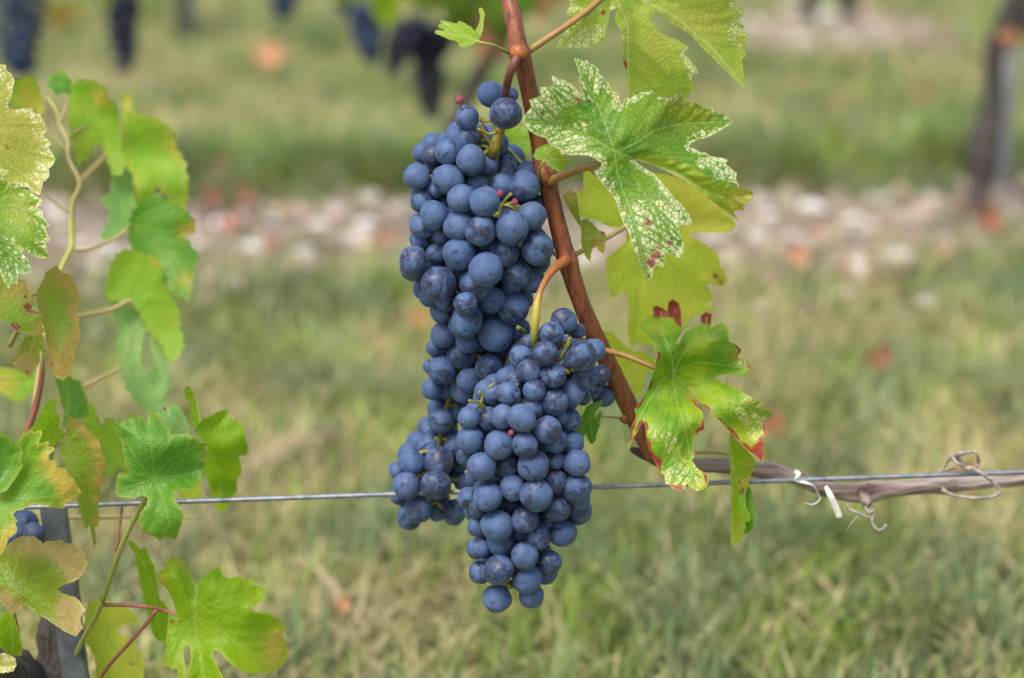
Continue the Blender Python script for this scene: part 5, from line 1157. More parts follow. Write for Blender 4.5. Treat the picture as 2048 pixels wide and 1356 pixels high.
# the near vine's own trunk in the corner, with the shoots that carry the left leaves
t = empty('grape_vine', G(60, 1560), 'dark barked trunk and thin shoots of the near vine behind the stake at the left', 'grape vine')
base = G(60, 1600); 
mb = MB()
mb.tube([G(75, 1900) + Vector((0, .12, -.02)), P(70, 1480, 0.09), P(110, 1380, 0.075), P(118, 1300, 0.078), P(120, 1180, 0.085), P(105, 1080, 0.095)], [0.026, 0.021, 0.015, 0.011, 0.009, 0.007], seg=18, knob=0.35, sub=8, seed=9)
mb.build('trunk', M['bark'], t, t.location)
mb = MB(); mb.tube([P(80, 1420, 0.085), P(30, 1350, 0.05), P(-20, 1335, 0.03), P(-90, 1310, 0.01)], [0.016, 0.013, 0.011, 0.010], seg=14, knob=0.35, sub=7, seed=10); mb.build('trunk', M['bark'], t, t.location)
for nm, mat, L in (('shoot', 'shoot_skin', [(60, 880, 0.12, 12), (78, 745, 0.14, 12), (100, 600, 0.16, 11), (126, 530, 0.173, 12), (143, 492, 0.186, 13), (143, 455, 0.19, 11), (146, 405, 0.192, 10), (160, 366, 0.192, 10), (138, 318, 0.195, 9), (136, 282, 0.198, 9), (122, 254, 0.202, 11), (113, 222, 0.205, 8), (95, 195, 0.211, 6)]),
                   ('shoot', 'stalk_tan', [(121, 246, 0.202, 7), (130, 220, 0.205, 6), (137, 204, 0.211, 5)]), ('shoot', 'stalk_tan', [(80, 385, 0.19, 6), (105, 402, 0.19, 6), (135, 425, 0.19, 7)]), ('shoot', 'stalk_tan', [(92, 225, 0.205, 5), (100, 262, 0.2, 5), (132, 300, 0.197, 6)]),
                   ('shoot', 'stalk_red', [(30, 940, 0.08, 13), (52, 870, 0.085, 14), (72, 810, 0.09, 14), (82, 760, 0.09, 12), (86, 700, 0.09, 8)]), ('shoot', 'stalk_green', [(205, 1205, 0.013, 10), (185, 1245, 0.018, 11), (165, 1280, 0.028, 10), (140, 1340, 0.05, 10), (120, 1390, .07, 10)]),
                   ('shoot', 'stalk_red', [(312, 1222, 0.002, 9), (290, 1250, 0.006, 8), (255, 1290, 0.012, 8), (215, 1335, 0.02, 8), (180, 1390, 0.04, 8)]), ('shoot', 'stalk_red', [(232, 1100, 0.02, 6), (238, 1060, 0.03, 6), (246, 1000, 0.04, 5)]),
                   ('shoot', 'stalk', [(26, 1225, 0.03, 7), (34, 1255, 0.035, 8), (38, 1300, 0.04, 9), (44, 1345, 0.05, 12)]), ('shoot', 'stalk_tan', [(-95, 1312, 0.012, 26), (-150, 1150, 0.02, 22), (-175, 900, 0.03, 20), (-165, 650, 0.035, 18), (-185, 400, 0.04, 16), (-175, 180, 0.045, 12), (-185, -60, 0.05, 8)]), ('shoot', 'stalk_tan', [(-168, 560, 0.035, 9), (-120, 520, 0.03, 8), (-60, 470, 0.02, 8), (-40, 430, 0.016, 7)]), ('shoot', 'stalk_tan', [(-182, 380, 0.04, 9), (-130, 330, 0.038, 8), (-58, 258, 0.036, 7)]), ('shoot', 'stalk_tan', [(-166, 640, 0.035, 9), (-110, 560, 0.015, 8), (-32, 472, -0.004, 7)]), ('shoot', 'stalk_tan', [(-172, 820, 0.03, 9), (-100, 720, 0.028, 8), (-19, 597, 0.024, 7)]), ('shoot', 'stalk_tan', [(-170, 1010, 0.025, 9), (-90, 1010, 0.0, 8), (-5, 993, -0.024, 7)]), ('shoot', 'stalk_tan', [(-120, 1240, 0.015, 9), (-60, 1220, 0.0, 8), (20, 1174, -0.016, 7)]), ('shoot', 'stalk_tan', [(100, 1034, 0.10, 9), (190, 1034, 0.10, 10), (280, 1033, 0.10, 9), (400, 1036, 0.10, 4)])):
    mb = MB(); pxtube(mb, L, seg=10, knob=0.08); mb.build(nm, M[mat], t, t.location)
# ---------------------------------------------------------------- the ground: turf, stony strips under the rows
def m_ground():
    n = NT('turf_soil')
    o = n.obj()
    a = n.noise(o, 5, 4, 0.6); b = n.noise(o, 60, 4, 0.7)
    col = n.mix(n.ss(a, 0.35, 0.65), (0.25, 0.22, 0.10), (0.14, 0.18, 0.05))
    col = n.mix(n.math('MULTIPLY', n.ss(b, 0.4, 0.75), 0.6), col, (0.30, 0.25, 0.14))
    return n.fin(col, 0.95, 0.1, n.bump(b, 0.6, 0.01))


def m_blade():
    n = NT('grass_blade')
    c = n.n('Attribute', attribute_name='tint').outputs['Color']
    n.fin(c, 0.55, 0.25)
    tr = n.n('BsdfTranslucent'); n.set(tr.inputs['Color'], c)
    mx = n.n('MixShader'); mx.inputs[0].default_value = 0.3
    n.t.links.new(n.b.outputs[0], mx.inputs[1]); n.t.links.new(tr.outputs[0], mx.inputs[2]); n.t.links.new(mx.outputs[0], n.out.inputs['Surface'])
    return n.m


M['soil'] = m_flat('stony_soil', (0.29, 0.235, 0.185), (0.16, 0.13, 0.10), 12, 0.95, 0.1, 0.8, 0.01)
M['blade'] = m_blade()


def hgt(x, y):
    return 0.012 * mnoise.noise(Vector((x * 1.1, y * 1.1, 0))) + 0.006 * mnoise.noise(Vector((x * 4, y * 4, 3)))


rows = [ROW_Y + 0.06, 2.86, 5.02, 7.2]           # where the rows stand at x = 0
def rowd(x, y, k): return y - (rows[k] + ROW_S * x)


V, Fc = [], []
xs = np.concatenate((np.linspace(-60, -4, 12), np.linspace(-3.6, 3.6, 60), np.linspace(4, 60, 12)))
ys = np.concatenate((np.linspace(-20, 0.2, 10), np.linspace(0.4, 8, 80), np.linspace(9, 90, 16)))
for y in ys:
    for x in xs: V.append((x, y, hgt(x, y) if abs(x) < 5 and 0 < y < 9 else 0))
nx = len(xs)
for j in range(len(ys) - 1):
    for i in range(nx - 1): Fc.append((j * nx + i, j * nx + i + 1, (j + 1) * nx + i + 1, (j + 1) * nx + i))
o = link('ground', mesh('ground', V, Fc), m_ground()); tag(o, 'grassy vineyard ground', None, None, 'structure'); o['category'] = 'ground'

for k, (w0, w1) in ((1, (-0.30, 0.26)), (2, (-0.12, 0.20))):
    V, Fc = [], []
    nn = 160
    for i in range(nn + 1):
        x = (-5 + 10 * i / nn) if k == 1 else .50 + .52 * i / nn
        e0 = w0 + 0.08 * mnoise.noise(Vector((x * 1.6, k, 0))) + .03 * mnoise.noise(Vector((x * 9, k, 0))); e1 = w1 + 0.07 * mnoise.noise(Vector((x * 1.9, k, 9))) + .03 * mnoise.noise(Vector((x * 9, k, 5)))
        for j in range(9):
            y = rows[k] + ROW_S * x + e0 + (e1 - e0) * j / 8
            V.append((x, y, hgt(x, y) + 0.004 + 0.012 * math.sin(math.pi * j / 8) + .004 * mnoise.noise(Vector((x * 20, y * 20, 0)))))
    for i in range(nn):
        for j in range(8): Fc.append((i * 9 + j, i * 9 + 9 + j, i * 9 + 10 + j, i * 9 + j + 1))
    o = link('soil_strip', mesh('soil_strip', V, Fc), M['soil']); tag(o, 'bare stony soil strip under a vine row', None, None, 'structure')

# grass: every blade its own strip of faces, all in one object
rng = np.random.default_rng(7)


def field(nb, y0, y1, hmin, hmax):
    y = rng.uniform(y0, y1, nb)
    half = 0.27 * y + 0.35
    x = rng.uniform(-1, 1, nb) * half
    return x, y, rng.uniform(hmin, hmax, nb)


parts = [field(62000, 1.25, 2.2, .018, .055), field(62000, 2.0, 3.3, .016, .050), field(60000, 3.1, 5.2, .018, .055), field(30000, 5.0, 8.5, .03, .07)]
bx = np.concatenate([p[0] for p in parts]); by = np.concatenate([p[1] for p in parts]); bh = np.concatenate([p[2] for p in parts])
nz = np.array([[mnoise.noise(Vector((a * 2.1, b * 1.5, 1))), mnoise.noise(Vector((a * 6, b * 4.2, 7))), mnoise.noise(Vector((a * 13, b * 9, 17)))] for a, b in zip(bx, by)])
patch = 0.5 * nz[:, 0] + 0.55 * nz[:, 1] + 0.35 * nz[:, 2]
r1 = by - rows[1] - ROW_S * bx; r2 = by - rows[2] - ROW_S * bx
rr1 = r1 + 0.17 * nz[:, 1] + 0.10 * nz[:, 2]
strip = np.maximum(np.exp(-((rr1 - 0.01) / 0.235) ** 6) * (0.98 - 0.75 * np.clip(nz[:, 2] * 2.6, 0, 1)), np.exp(-((r2 - 0.03) / 0.16) ** 6) * (bx > .5) * (bx < 1.02) * .85)
spots = np.zeros(len(bx))
for a, b, sz, v in ((1290, 1240, .10, 1.0), (1180, 1300, .08, .8), (1500, 1320, .10, .7), (2010, 1230, .10, .8), (1750, 1200, .09, .5), (700, 1180, .12, -.8), (560, 1260, .10, -.7), (820, 1120, .10, -.5), (1700, 760, .16, .5), (560, 760, .15, .6), (1450, 900, .2, -.6), (1900, 640, .15, -.6), (500, 660, .16, .5), (1700, 300, .3, -.4), (620, 230, .3, -.5), (450, 320, .25, .6), (1350, 330, .2, .6), (1600, 180, .3, .3)):
    g_ = G(a, b)
    spots += v * np.exp(-((bx - g_.x) ** 2 + ((by - g_.y) / 1.6) ** 2) / sz ** 2)
patch = patch + .12 * spots
lush = np.exp(-((r1 - 0.40) / 0.16) ** 2) + 0.6 * np.exp(-((r2 - 0.4) / 0.2) ** 2)
keep = (rng.uniform(0, 1, len(bx)) > strip * 0.97) & (rng.uniform(0, 1, len(bx)) < 0.62 + 0.5 * patch + 0.4 * lush)
bx, by, bh, patch, lush, nz = bx[keep], by[keep], bh[keep], patch[keep], lush[keep], nz[keep]
nb = len(bx)
bh *= 1 + 1.0 * lush + 0.5 * np.clip(patch, 0, 1)
g = 1 / (1 + np.exp(-(patch * 4.6 + rng.normal(0, 1.0, nb) + 1.3 * lush + 0.25)))
straw = np.array((0.56, 0.50, 0.28)); straw2 = np.array((0.42, 0.375, 0.17)); gr1 = np.array((0.165, 0.235, 0.060)); gr2 = np.array((0.205, 0.285, 0.130)); gr3 = np.array((0.22, 0.325, 0.050))
t = rng.uniform(0, 1, (nb, 1)); t2 = (nz[:, 2:3] + .5).clip(0, 1)
cs = straw * t + straw2 * (1 - t)
cg = np.where(t2 > .62, gr2, np.where(t2 < .3, gr3, gr1)) * rng.uniform(.75, 1.25, (nb, 1))
isg = (g > rng.uniform(0, 1, nb))[:, None]
tone = 1.0 + 0.55 * np.array([mnoise.noise(Vector((a * 9, b * 6, 31))) for a, b in zip(bx, by)])[:, None]
tint = np.where(isg, cg, cs) * rng.uniform(.85, 1.15, (nb, 1)) * tone.clip(.5, 1.5) * 1.08
th = rng.uniform(0, 2 * np.pi, nb)
wd = rng.uniform(.0009, .0021, nb) * np.where(by > 3, 1.3, 1)
lean = rng.uniform(.1, 1.2, nb) + np.where(isg[:, 0], 0, .7)
dx, dy = np.cos(th), np.sin(th); sx, sy = -dy, dx
z0 = np.array([hgt(a, b) for a, b in zip(bx, by)]) - 0.002
co = np.empty((nb, 7, 3))
for i, (f, wf) in enumerate(((0, 1), (.45, .8), (.8, .45))):
    fl = lean * bh * f ** 1.7
    zz = z0 + bh * f / np.sqrt(1 + .45 * lean ** 2)
    for s, k in ((-1, 0), (1, 1)):
        co[:, 2 * i + k, 0] = bx + dx * fl + s * sx * wd * wf; co[:, 2 * i + k, 1] = by + dy * fl + s * sy * wd * wf; co[:, 2 * i + k, 2] = zz
co[:, 6, 0] = bx + dx * lean * bh; co[:, 6, 1] = by + dy * lean * bh; co[:, 6, 2] = z0 + bh / np.sqrt(1 + .7 * lean ** 2)
fq = np.array([[0, 1, 3, 2], [2, 3, 5, 4]]); ft = np.array([[4, 5, 6]])
b7 = (np.arange(nb) * 7)[:, None, None]
lv = np.concatenate(((fq[None] + b7).reshape(nb, 8), (ft[None] + b7).reshape(nb, 3)), 1).ravel()
lt = np.tile([4, 4, 3], nb); ls = np.concatenate(([0], np.cumsum(lt)[:-1]))
me = bpy.data.meshes.new('grass')
me.vertices.add(nb * 7); me.loops.add(len(lv)); me.polygons.add(nb * 3)
me.vertices.foreach_set('co', co.ravel().astype(np.float32))
me.loops.foreach_set('vertex_index', lv.astype(np.int32))
me.polygons.foreach_set('loop_start', ls.astype(np.int32))
me.update(calc_edges=True)
ca = me.attributes.new('tint', 'FLOAT_COLOR', 'POINT')
ca.data.foreach_set('color', np.concatenate((np.repeat(tint, 7, 0), np.ones((nb * 7, 1))), 1).ravel().astype(np.float32))
o = link('grass', me, M['blade']); tag(o, 'half dry short grass between the vine rows', 'grass', None, 'stuff')

# fine gravel and clods in the strips
rg = random.Random(31)
mb = MB()
cube = [(-1, -1, -.6), (1, -1, -.6), (1, 1, -.6), (-1, 1, -.6), (-.7, -.7, .6), (.7, -.7, .6), (.7, .7, .6), (-.7, .7, .6)]
cf = [(0, 3, 2, 1), (4, 5, 6, 7), (0, 1, 5, 4), (1, 2, 6, 5), (2, 3, 7, 6), (3, 0, 4, 7)]
for _ in range(6500):
    k = 1 if rg.random() < .72 else 2
    x = rg.uniform(-1.3, 1.3) if k == 1 else rg.uniform(.52, 1.0)
    y = rows[k] + ROW_S * x + rg.gauss(-.03, .14)
    s = rg.uniform(.003, .009) if rg.random() < .8 else rg.uniform(.009, .018)
    q = Matrix.Rotation(rg.uniform(0, 6.3), 3, 'Z') @ Matrix.Rotation(rg.uniform(-.4, .4), 3, 'X')
    mb.add([Vector((x, y, hgt(x, y) + .010)) + q @ Vector([c * s * rg.uniform(.7, 1.3) for c in p]) for p in cube], cf, [rg.random()] * 8)
n = NT('gravel_bits'); u = n.attr('u')
o = mb.build('gravel', n.fin(n.ramp(u, [(0, (0.10, 0.075, 0.06)), (.35, (0.27, 0.20, 0.16)), (.7, (0.38, 0.31, 0.24)), (.93, (0.58, 0.54, 0.50))]), .9, .2))
tag(o, 'fine gravel in the stony strips', 'gravel', None, 'stuff')


# single stones
def stone_mesh(seed, flat=.6):
    rs = random.Random(seed); o3 = Vector((rs.uniform(0, 99), rs.uniform(0, 99), 0))
    V, Fc = [], []
    for i in range(9):
        th = math.pi * i / 8
        for j in range(14):
            ph = 2 * math.pi * j / 14
            d = Vector((math.sin(th) * math.cos(ph), math.sin(th) * math.sin(ph), math.cos(th)))
            r = 1 + .35 * mnoise.noise(d * 1.3 + o3) + .12 * mnoise.noise(d * 3.5 + o3)
            V.append(Vector((d.x * r, d.y * r * .8, d.z * r * flat)))
    for i in range(8):
        for j in range(14): Fc.append((i * 14 + j, i * 14 + 14 + j, i * 14 + 14 + (j + 1) % 14, i * 14 + (j + 1) % 14))
    return mesh('stone', V, Fc)


M['st_w'] = m_flat('white_limestone', (0.74, 0.73, 0.72), (0.60, 0.59, 0.57), 40, .85, .2, .5)
M['st_g'] = m_flat('grey_stone', (0.36, 0.37, 0.40), (0.48, 0.48, 0.50), 40, .85, .2, .5)
M['st_p'] = m_flat('pinkish_stone', (0.55, 0.42, 0.35), (0.44, 0.33, 0.27), 40, .85, .2, .5)
M['st_y'] = m_flat('ochre_stone', (0.66, 0.50, 0.28), (0.52, 0.40, 0.25), 40, .85, .2, .5)
SM = [stone_mesh(i) for i in range(6)]


def stone(px, py, r, mat, label, i, group='stones in the strip under the next row'):
    p = G(px, py); t_ = -CAM_H / ray(px, py).z
    me = SM[i % 6].copy()
    o = link('stone', me, M[mat]); s = r * t_ / F
    o.location = (p.x, p.y, hgt(p.x, p.y) + .006 + s * .35); o.scale = (s * 1.1, s * 1.1, s * 1.1); o.rotation_euler = (0, 0, i * 1.3)
    tag(o, label, 'stone', group)


for i, a in enumerate([(505, 517, 29, 'st_w', 'brightest white stone in the strip left of the bunches'), (446, 466, 27, 'st_w', 'white stone beside the red leaves at the left end of the strip'), (643, 476, 24, 'st_w', 'cream white stone in the strip between the brightest stone and the bunches'),
                       (731, 472, 25, 'st_w', 'white stone in the strip closest to the bunches on their left'), (697, 500, 20, 'st_g', 'small lilac grey stone left of the bunches'), (216, 520, 24, 'st_w', 'white stone seen between the stalks of the hazy leaves at the left'),
                       (1536, 446, 22, 'st_w', 'white stone just right of the folded bleached leaf'), (1622, 436, 30, 'st_w', 'broad flat white stone midway along the right strip'), (1709, 464, 27, 'st_w', 'bright white stone at the middle of the right strip'),
                       (1724, 496, 24, 'st_g', 'pale grey stone just in front of the bright white one on the right'), (1508, 492, 24, 'st_g', 'grey stone lying right of the bleached leaf tip'), (1802, 405, 24, 'st_y', 'yellow ochre stone in the right strip near the trunk'),
                       (1842, 452, 30, 'st_p', 'broad pinkish stone left of the trunk foot'), (590, 540, 20, 'st_y', 'ochre stone in front of the brightest white stone'), (606, 440, 22, 'st_p', 'pink stone at the back of the left strip'),
                       (1655, 46, 22, 'st_w', 'white stone in the farther strip at the top right'), (1580, 34, 24, 'st_g', 'grey stone in the farther strip at the top right'), (1730, 40, 22, 'st_p', 'pinkish stone in the farther strip at the top right'), (1985, 440, 26, 'st_p', 'pinkish stone between trunk and stake feet at the right edge'),
                       (1930, 380, 16, 'st_g', 'grey stone left of the trunk at the right edge')]):
    stone(*a, i)
for i in range(70):
    px = rg.choice([rg.uniform(200, 860), rg.uniform(1180, 2048)])
    py = rg.uniform(405, 545) - (px - 1024) * .022
    m = rg.choice(['st_p', 'st_p', 'st_y', 'st_g', 'st_p'])
    stone(px, py, rg.choice((8, 10, 12, 15, 20)) * rg.uniform(.85, 1.15), m, {'st_p': 'small pinkish stone among others in the stony strip', 'st_y': 'small ochre stone among others in the stony strip', 'st_g': 'small grey stone among others in the stony strip'}[m], i + 30,
          {'st_p': 'small pinkish stones of the strip', 'st_y': 'small ochre stones of the strip', 'st_g': 'small grey stones of the strip'}[m])

# fallen leaves
M['fall_o'] = m_leaf('orange_fallen_leaf', (0.54, 0.24, 0.12), (0.60, 0.30, 0.17), vein=(0.45, 0.22, 0.1), edge=(0.4, 0.16, 0.08), edge_w=3, net=0, trans=.2, spots=.3)
M['fall_r'] = m_leaf('red_fallen_leaf', (0.32, 0.105, 0.065), (0.42, 0.17, 0.11), vein=(0.35, 0.14, 0.08), edge=(0.25, 0.06, 0.04), edge_w=3, net=0, trans=.2, spots=.3)
M['fall_p'] = m_leaf('pink_brown_fallen_leaf', (0.42, 0.20, 0.14), (0.46, 0.26, 0.18), vein=(0.4, 0.24, 0.15), edge=(0.36, 0.16, 0.1), edge_w=3, net=0, trans=.2, spots=.3)
for i, (px, py, r, m, lab) in enumerate([(535, 152, 42, 'fall_o', 'big orange fallen leaf on the far grass left of the upper bunch'), (446, 396, 36, 'fall_r', 'red brown fallen leaf at the grass edge behind the left strip'), (490, 442, 26, 'fall_r', 'dark red fallen leaf behind the brightest white stone'), (425, 440, 26, 'fall_r', 'red fallen leaf at the left end of the strip'),
                                         (462, 496, 32, 'fall_r', 'brick red fallen leaf left of the brightest white stone'), (541, 532, 22, 'fall_r', 'rust fallen leaf right of the brightest white stone'), (765, 528, 30, 'fall_p', 'peach fallen leaf in front of the strip left of the bunches'), (838, 700, 26, 'fall_o', 'orange fallen leaf just left of the bunch middle'),
                                         (1592, 570, 30, 'fall_o', 'orange fallen leaf in the grass below the right strip'), (1686, 592, 26, 'fall_p', 'pink brown fallen leaf right of the orange one on the right'), (1756, 782, 36, 'fall_r', 'red fallen leaf in the grass at middle right'), (1548, 916, 34, 'fall_r', 'red brown fallen leaf in the grass above the old cane'),
                                         (1932, 1036, 40, 'fall_r', 'red fallen leaf in the grass below the wire at the right'), (1925, 468, 22, 'fall_r', 'red fallen leaf just in front of the trunk foot'), (1978, 496, 42, 'fall_r', 'rust red fallen leaf right of the trunk foot'), (1672, 240, 16, 'fall_o', 'small orange fallen leaf on the far grass at the right'),
                                         (1838, 232, 24, 'fall_p', 'pink brown fallen leaf on the far grass near the trunk'), (1642, 520, 22, 'fall_p', 'pinkish fallen leaf between the white stones on the right'), (1410, 812, 18, 'fall_p', 'pinkish fallen leaf in the grass right of the red tipped leaf'), (1158, 1092, 26, 'fall_p', 'brownish fallen leaf in the grass right of the lower bunch'),
                                         (760, 745, 16, 'fall_p', 'faint tan fallen leaf in the grass left of the bunches'), (1360, 420, 22, 'fall_p', 'pinkish fallen leaf in the strip behind the yellow green leaf'), (1880, 560, 26, 'fall_p', 'brown fallen leaf at the front of the right strip'), (690, 1302, 20, 'fall_o', 'tan fallen leaf in the grass at the bottom centre')]):
    p = G(px, py); t_ = -CAM_H / ray(px, py).z
    s = r * t_ / F
    o = link('fallen_leaf', plain_leaf(400 + i, s * 1.12, M[m], .7, 'fallen_leaf', s * .19), M[m])
    o.location = (p.x, p.y, hgt(p.x, p.y) + .030); o.rotation_euler = (rg.uniform(.5, 1.0), rg.uniform(-.3, .3), rg.uniform(-.6, .6))
    tag(o, lab, 'fallen leaf', 'fallen leaves on the ground')

# dry stalks in the grass
M['straw'] = m_flat('dry_straw', (0.52, 0.42, 0.26), (0.42, 0.34, 0.20), 80, .7, .3, .3)
for lab, L, wd_ in (('pale dry stalk bundle slanting across the grass left of the bunches', [(470, 955, .005), (540, 918, .03), (600, 885, .045), (690, 858, .03)], .0042), ('second dry stalk beside the pale bundle, nearer the bunches', [(500, 935, .02), (570, 880, .04), (640, 868, .04), (672, 884, .015)], .0036),
                    ('dry stalk lying under the wire behind the left leaves', [(360, 1060, .01), (400, 1020, .02), (480, 950, .025)], .0034), ('dry stalk in the grass at the bottom, left of the bunch tip', [(560, 1120, .01), (640, 1150, .03), (720, 1270, .02)], .002), ('thin dry stalk in the grass at the right bottom', [(1590, 1110, .02), (1650, 1180, .03), (1730, 1250, .02)], .0022),
                    ('upright dry stalk in the grass at the far right bottom', [(1872, 1110, .09), (1868, 1180, .06), (1872, 1260, .01)], .0022), ('dry stalk lying right of the lime leaf in the grass', [(1290, 1010, .01), (1420, 960, .02), (1500, 1000, .01)], .002), ('dry stalk crossing the grass at middle right', [(1700, 900, .01), (1800, 950, .02), (1900, 970, .02)], .003)):
    mb = MB()
    for q in range(max(1, int(wd_ / .0009))):
        j = Vector((rg.gauss(0, wd_ * 1.6), rg.gauss(0, wd_ * 2), 0))
        mb.tube([G(a, b, c) + j + Vector((rg.gauss(0, wd_), rg.gauss(0, wd_ * 2), abs(rg.gauss(0, wd_)))) for a, b, c in L], [.0012] * len(L), seg=5, knob=.2)
    o = mb.build('dry_stalk', M['straw'], None, G(*L[0])); tag(o, lab, 'dry stalk')

# ---------------------------------------------------------------- the next rows of vines
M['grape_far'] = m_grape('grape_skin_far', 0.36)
R2 = 1.86 + 0.0


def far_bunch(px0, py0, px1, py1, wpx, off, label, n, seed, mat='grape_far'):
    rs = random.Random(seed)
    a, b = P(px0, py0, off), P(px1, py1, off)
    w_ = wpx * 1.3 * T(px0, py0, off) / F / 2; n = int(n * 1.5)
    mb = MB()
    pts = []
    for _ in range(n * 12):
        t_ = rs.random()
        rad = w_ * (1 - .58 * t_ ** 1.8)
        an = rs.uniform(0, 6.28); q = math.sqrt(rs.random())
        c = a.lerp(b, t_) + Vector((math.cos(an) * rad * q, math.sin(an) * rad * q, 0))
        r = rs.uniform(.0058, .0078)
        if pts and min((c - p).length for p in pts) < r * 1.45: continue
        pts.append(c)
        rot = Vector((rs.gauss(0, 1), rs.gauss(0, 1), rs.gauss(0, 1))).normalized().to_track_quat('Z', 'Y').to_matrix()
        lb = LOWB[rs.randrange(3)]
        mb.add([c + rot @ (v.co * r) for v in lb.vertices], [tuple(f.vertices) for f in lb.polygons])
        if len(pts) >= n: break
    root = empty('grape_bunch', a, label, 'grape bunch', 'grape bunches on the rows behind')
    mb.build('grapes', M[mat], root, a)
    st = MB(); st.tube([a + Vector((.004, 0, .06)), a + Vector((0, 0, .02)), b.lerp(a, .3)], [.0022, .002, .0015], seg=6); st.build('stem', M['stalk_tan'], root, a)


M['grape_dull'] = m_flat('dull_withered_grape', (0.055, 0.065, 0.070), (0.10, 0.11, 0.12), 60, .6, .3, .3)
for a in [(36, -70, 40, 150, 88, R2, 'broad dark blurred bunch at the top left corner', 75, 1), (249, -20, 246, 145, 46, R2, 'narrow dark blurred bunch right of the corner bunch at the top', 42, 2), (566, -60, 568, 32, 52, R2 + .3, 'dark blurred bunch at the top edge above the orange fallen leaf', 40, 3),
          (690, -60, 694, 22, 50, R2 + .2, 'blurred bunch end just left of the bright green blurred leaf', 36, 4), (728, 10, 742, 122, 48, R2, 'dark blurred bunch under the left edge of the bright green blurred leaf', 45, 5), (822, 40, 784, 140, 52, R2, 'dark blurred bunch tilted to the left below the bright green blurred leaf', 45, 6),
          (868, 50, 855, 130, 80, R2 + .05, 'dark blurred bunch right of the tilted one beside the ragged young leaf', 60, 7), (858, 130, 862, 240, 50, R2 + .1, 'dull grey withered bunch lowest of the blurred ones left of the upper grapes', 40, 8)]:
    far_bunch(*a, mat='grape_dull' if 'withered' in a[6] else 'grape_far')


def far_vine(label, L, seed, base):
    t = empty('grape_vine', base, label, 'grape vine', 'vines of the rows behind')
    mb = MB(); pxtube(mb, L, seg=16, knob=.3, seed=seed); mb.build('trunk', M['bark'], t, base)
    return t


tv = far_vine('dark crooked trunk of the next row vine at the right edge', [(2050, -160, R2, 46), (2046, -40, R2, 48), (2030, 10, R2, 46), (2008, 55, R2, 44), (1991, 95, R2, 44), (1987, 150, R2, 40), (1986, 205, R2, 44), (1976, 260, R2 - .005, 56), (1964, 310, R2 - .01, 66), (1963, 352, R2 - .01, 58), (1952, 395, R2 - .02, 40), (1943, 445, R2 - .03, 40), (1938, 475, R2 - .03, 46)], 4, G(1943, 440))
mb = MB(); pxtube(mb, [(2010, 50, R2, 30), (2030, 60, R2, 36), (2060, 40, R2, 40), (2110, -20, R2, 40)], seg=12, knob=.3); mb.build('trunk', M['bark'], tv, tv.location)
tv2 = far_vine('dark leaning trunk of the next row vine seen left of the upper grapes', [(1120, -120, R2, 26), (1040, 20, R2, 28), (985, 105, R2, 34), (950, 165, R2, 34), (925, 215, R2, 34), (903, 270, R2, 38), (890, 340, R2 - .01, 40), (884, 420, R2 - .02, 46), (880, 500, R2 - .02, 54)], 5, G(882, 480))
tv3 = far_vine('dim trunk of a vine two rows back at the top left', [(366, -120, R2 + 2.2, 24), (366, 0, R2 + 2.2, 26), (364, 60, R2 + 2.2, 28), (362, 92, R2 + 2.2, 34)], 6, G(363, 75))
tv4 = far_vine('dim trunk of a vine two rows back at the top right', [(1640, -120, R2 + 2.2, 26), (1622, -20, R2 + 2.2, 28), (1616, 30, R2 + 2.2, 30)], 7, G(1616, 26))
tv5 = far_vine('second dim trunk two rows back at the top right, nearer the stake', [(1690, -120, R2 + 2.2, 30), (1698, -10, R2 + 2.2, 34), (1700, 24, R2 + 2.2, 36)], 8, G(1700, 22))

mb = MB()
foot, top = G(1997, 388), P(2042, -60, R2 + .02)
mb.tube([foot + Vector((0, 0, -.1)), foot.lerp(top, .5), top], [.0088, .0088, .0088], seg=14, sub=1)
M['galv'] = m_flat('pale_galvanised_post', (0.42, 0.47, 0.51), (0.52, 0.57, 0.60), 30, .5, .4, .2)
o = mb.build('vineyard_post', M['galv'], None, foot); tag(o, 'pale grey metal post beside the crooked trunk at the right edge', 'post')
mb = MB()
foot = G(378, 78); mb.tube([foot + Vector((0, 0, -.1)), foot + Vector((0, 0, .7))], [.014, .014], seg=12, sub=1)
o = mb.build('vineyard_post', M['galv'], None, foot); tag(o, 'grey post two rows back beside the dim trunk at the top left', 'post')

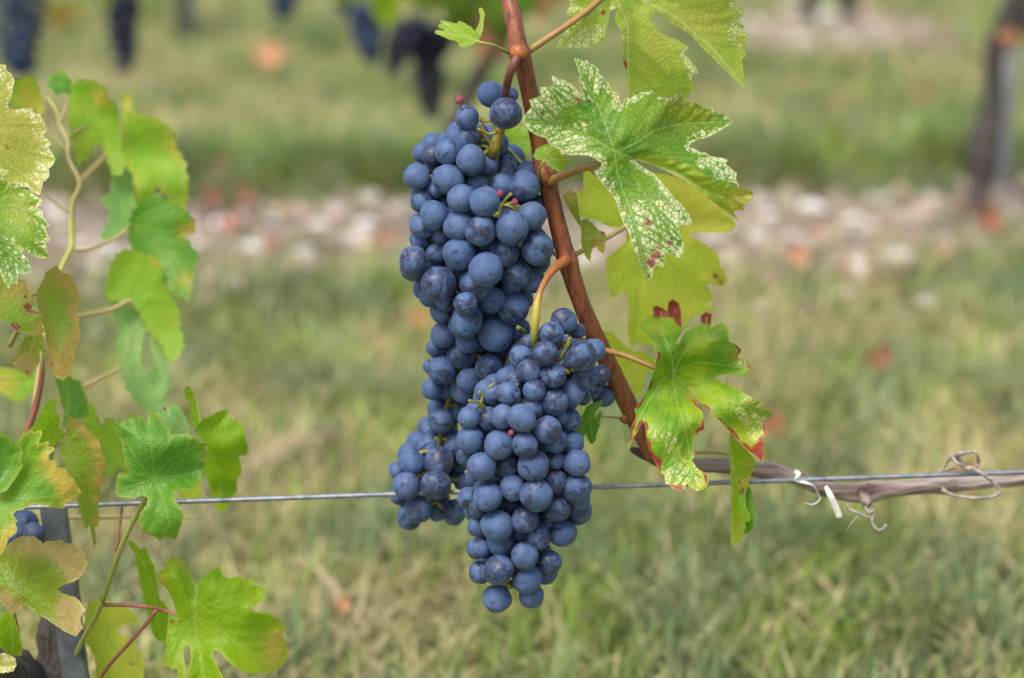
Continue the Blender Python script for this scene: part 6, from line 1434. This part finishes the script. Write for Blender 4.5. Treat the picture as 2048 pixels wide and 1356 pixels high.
M['leaf_deep'] = m_leaf('deep_green_leaf_behind', (0.07, 0.17, 0.010), (0.11, 0.20, 0.012), edge=(0.13, 0.20, 0.02), net=0, trans=.3, spots=0)
for i, (px, py, off, r, mat, rot, lab) in enumerate([(768, -48, R2 - .10, 118, 'leaf_lime', (-1.35, 0, .1), 'bright green blurred leaf pointing down from the top edge left of the cane'), (925, -30, R2 - .05, 125, 'leaf_deep', (-1.3, 0, .3), 'deep green blurred leaf behind the ragged young leaf at the top'), (985, -20, R2 - .06, 110, 'leaf_deep', (-1.4, .0, -.3), 'second deep green blurred leaf closest to the cane at the top'),
                                                     (210, -30, R2 - .05, 52, 'leaf_far', (-1.2, 0, .2), 'small blurred green leaf above the narrow bunch at the top left'), (1092, -10, R2 + .1, 60, 'fall_o', (-1.3, 0, .3), 'blurred orange brown leaf right of the cane at the top'), (125, 20, R2 + .1, 52, 'leaf_yellow2', (-1.3, 0, .3), 'blurred ochre leaf between the two dark bunches at the top left'),
                                                     (2028, 72, R2 - .04, 36, 'fall_o', (-1.2, .3, .4), 'orange leaf on the crooked trunk at the right edge'), (985, 90, R2 - .02, 50, 'fall_o', (-1.2, .3, .4), 'blurred orange leaf behind the thin stalk of the ragged young leaf'),
                                                     (940, 40, R2 + .02, 55, 'fall_r', (-1.2, .3, -.6), 'blurred brown leaf among the deep green ones at the top')]):
    if mat == 'leaf_yellow2': mat = 'leaf_och'; M.setdefault('leaf_och', m_leaf('ochre_leaf_behind', (0.36, 0.29, 0.05), (0.42, 0.27, 0.07), edge=(0.4, 0.25, 0.08), net=0, spots=0))
    p = P(px, py, off); s = r * T(px, py, off) / F
    o = link('vine_leaf', plain_leaf(600 + i, s * 1.1, M[mat], .35, 'vine_leaf', s * .12), M[mat])
    o.location = p; o.rotation_euler = rot; tag(o, lab, 'vine leaf', 'leaves of the rows behind')

# the cordon of the next row, above the picture, that its bunches hang from
mb = MB()
pxtube(mb, [(-420, -100, R2, 34), (-100, -95, R2, 36), (300, -110, R2, 38), (700, -100, R2, 40), (1120, -120, R2, 46), (1500, -112, R2, 42), (1900, -110, R2, 40), (2080, -90, R2, 40)], seg=14, knob=.3, seed=12)
mb.build('cordon', M['bark'], tv2, tv2.location)
mb = MB()
for a, b in ((36, -70), (249, -20), (566, -60), (690, -60), (728, 10), (822, 40), (868, 50)):
    pxtube(mb, [(a + 14, -104, R2, 10), (a + 6, (b - 104) / 2, R2, 8), (a, b, R2, 7)], seg=7)
mb.build('shoot', M['stalk_tan'], tv2, tv2.location)
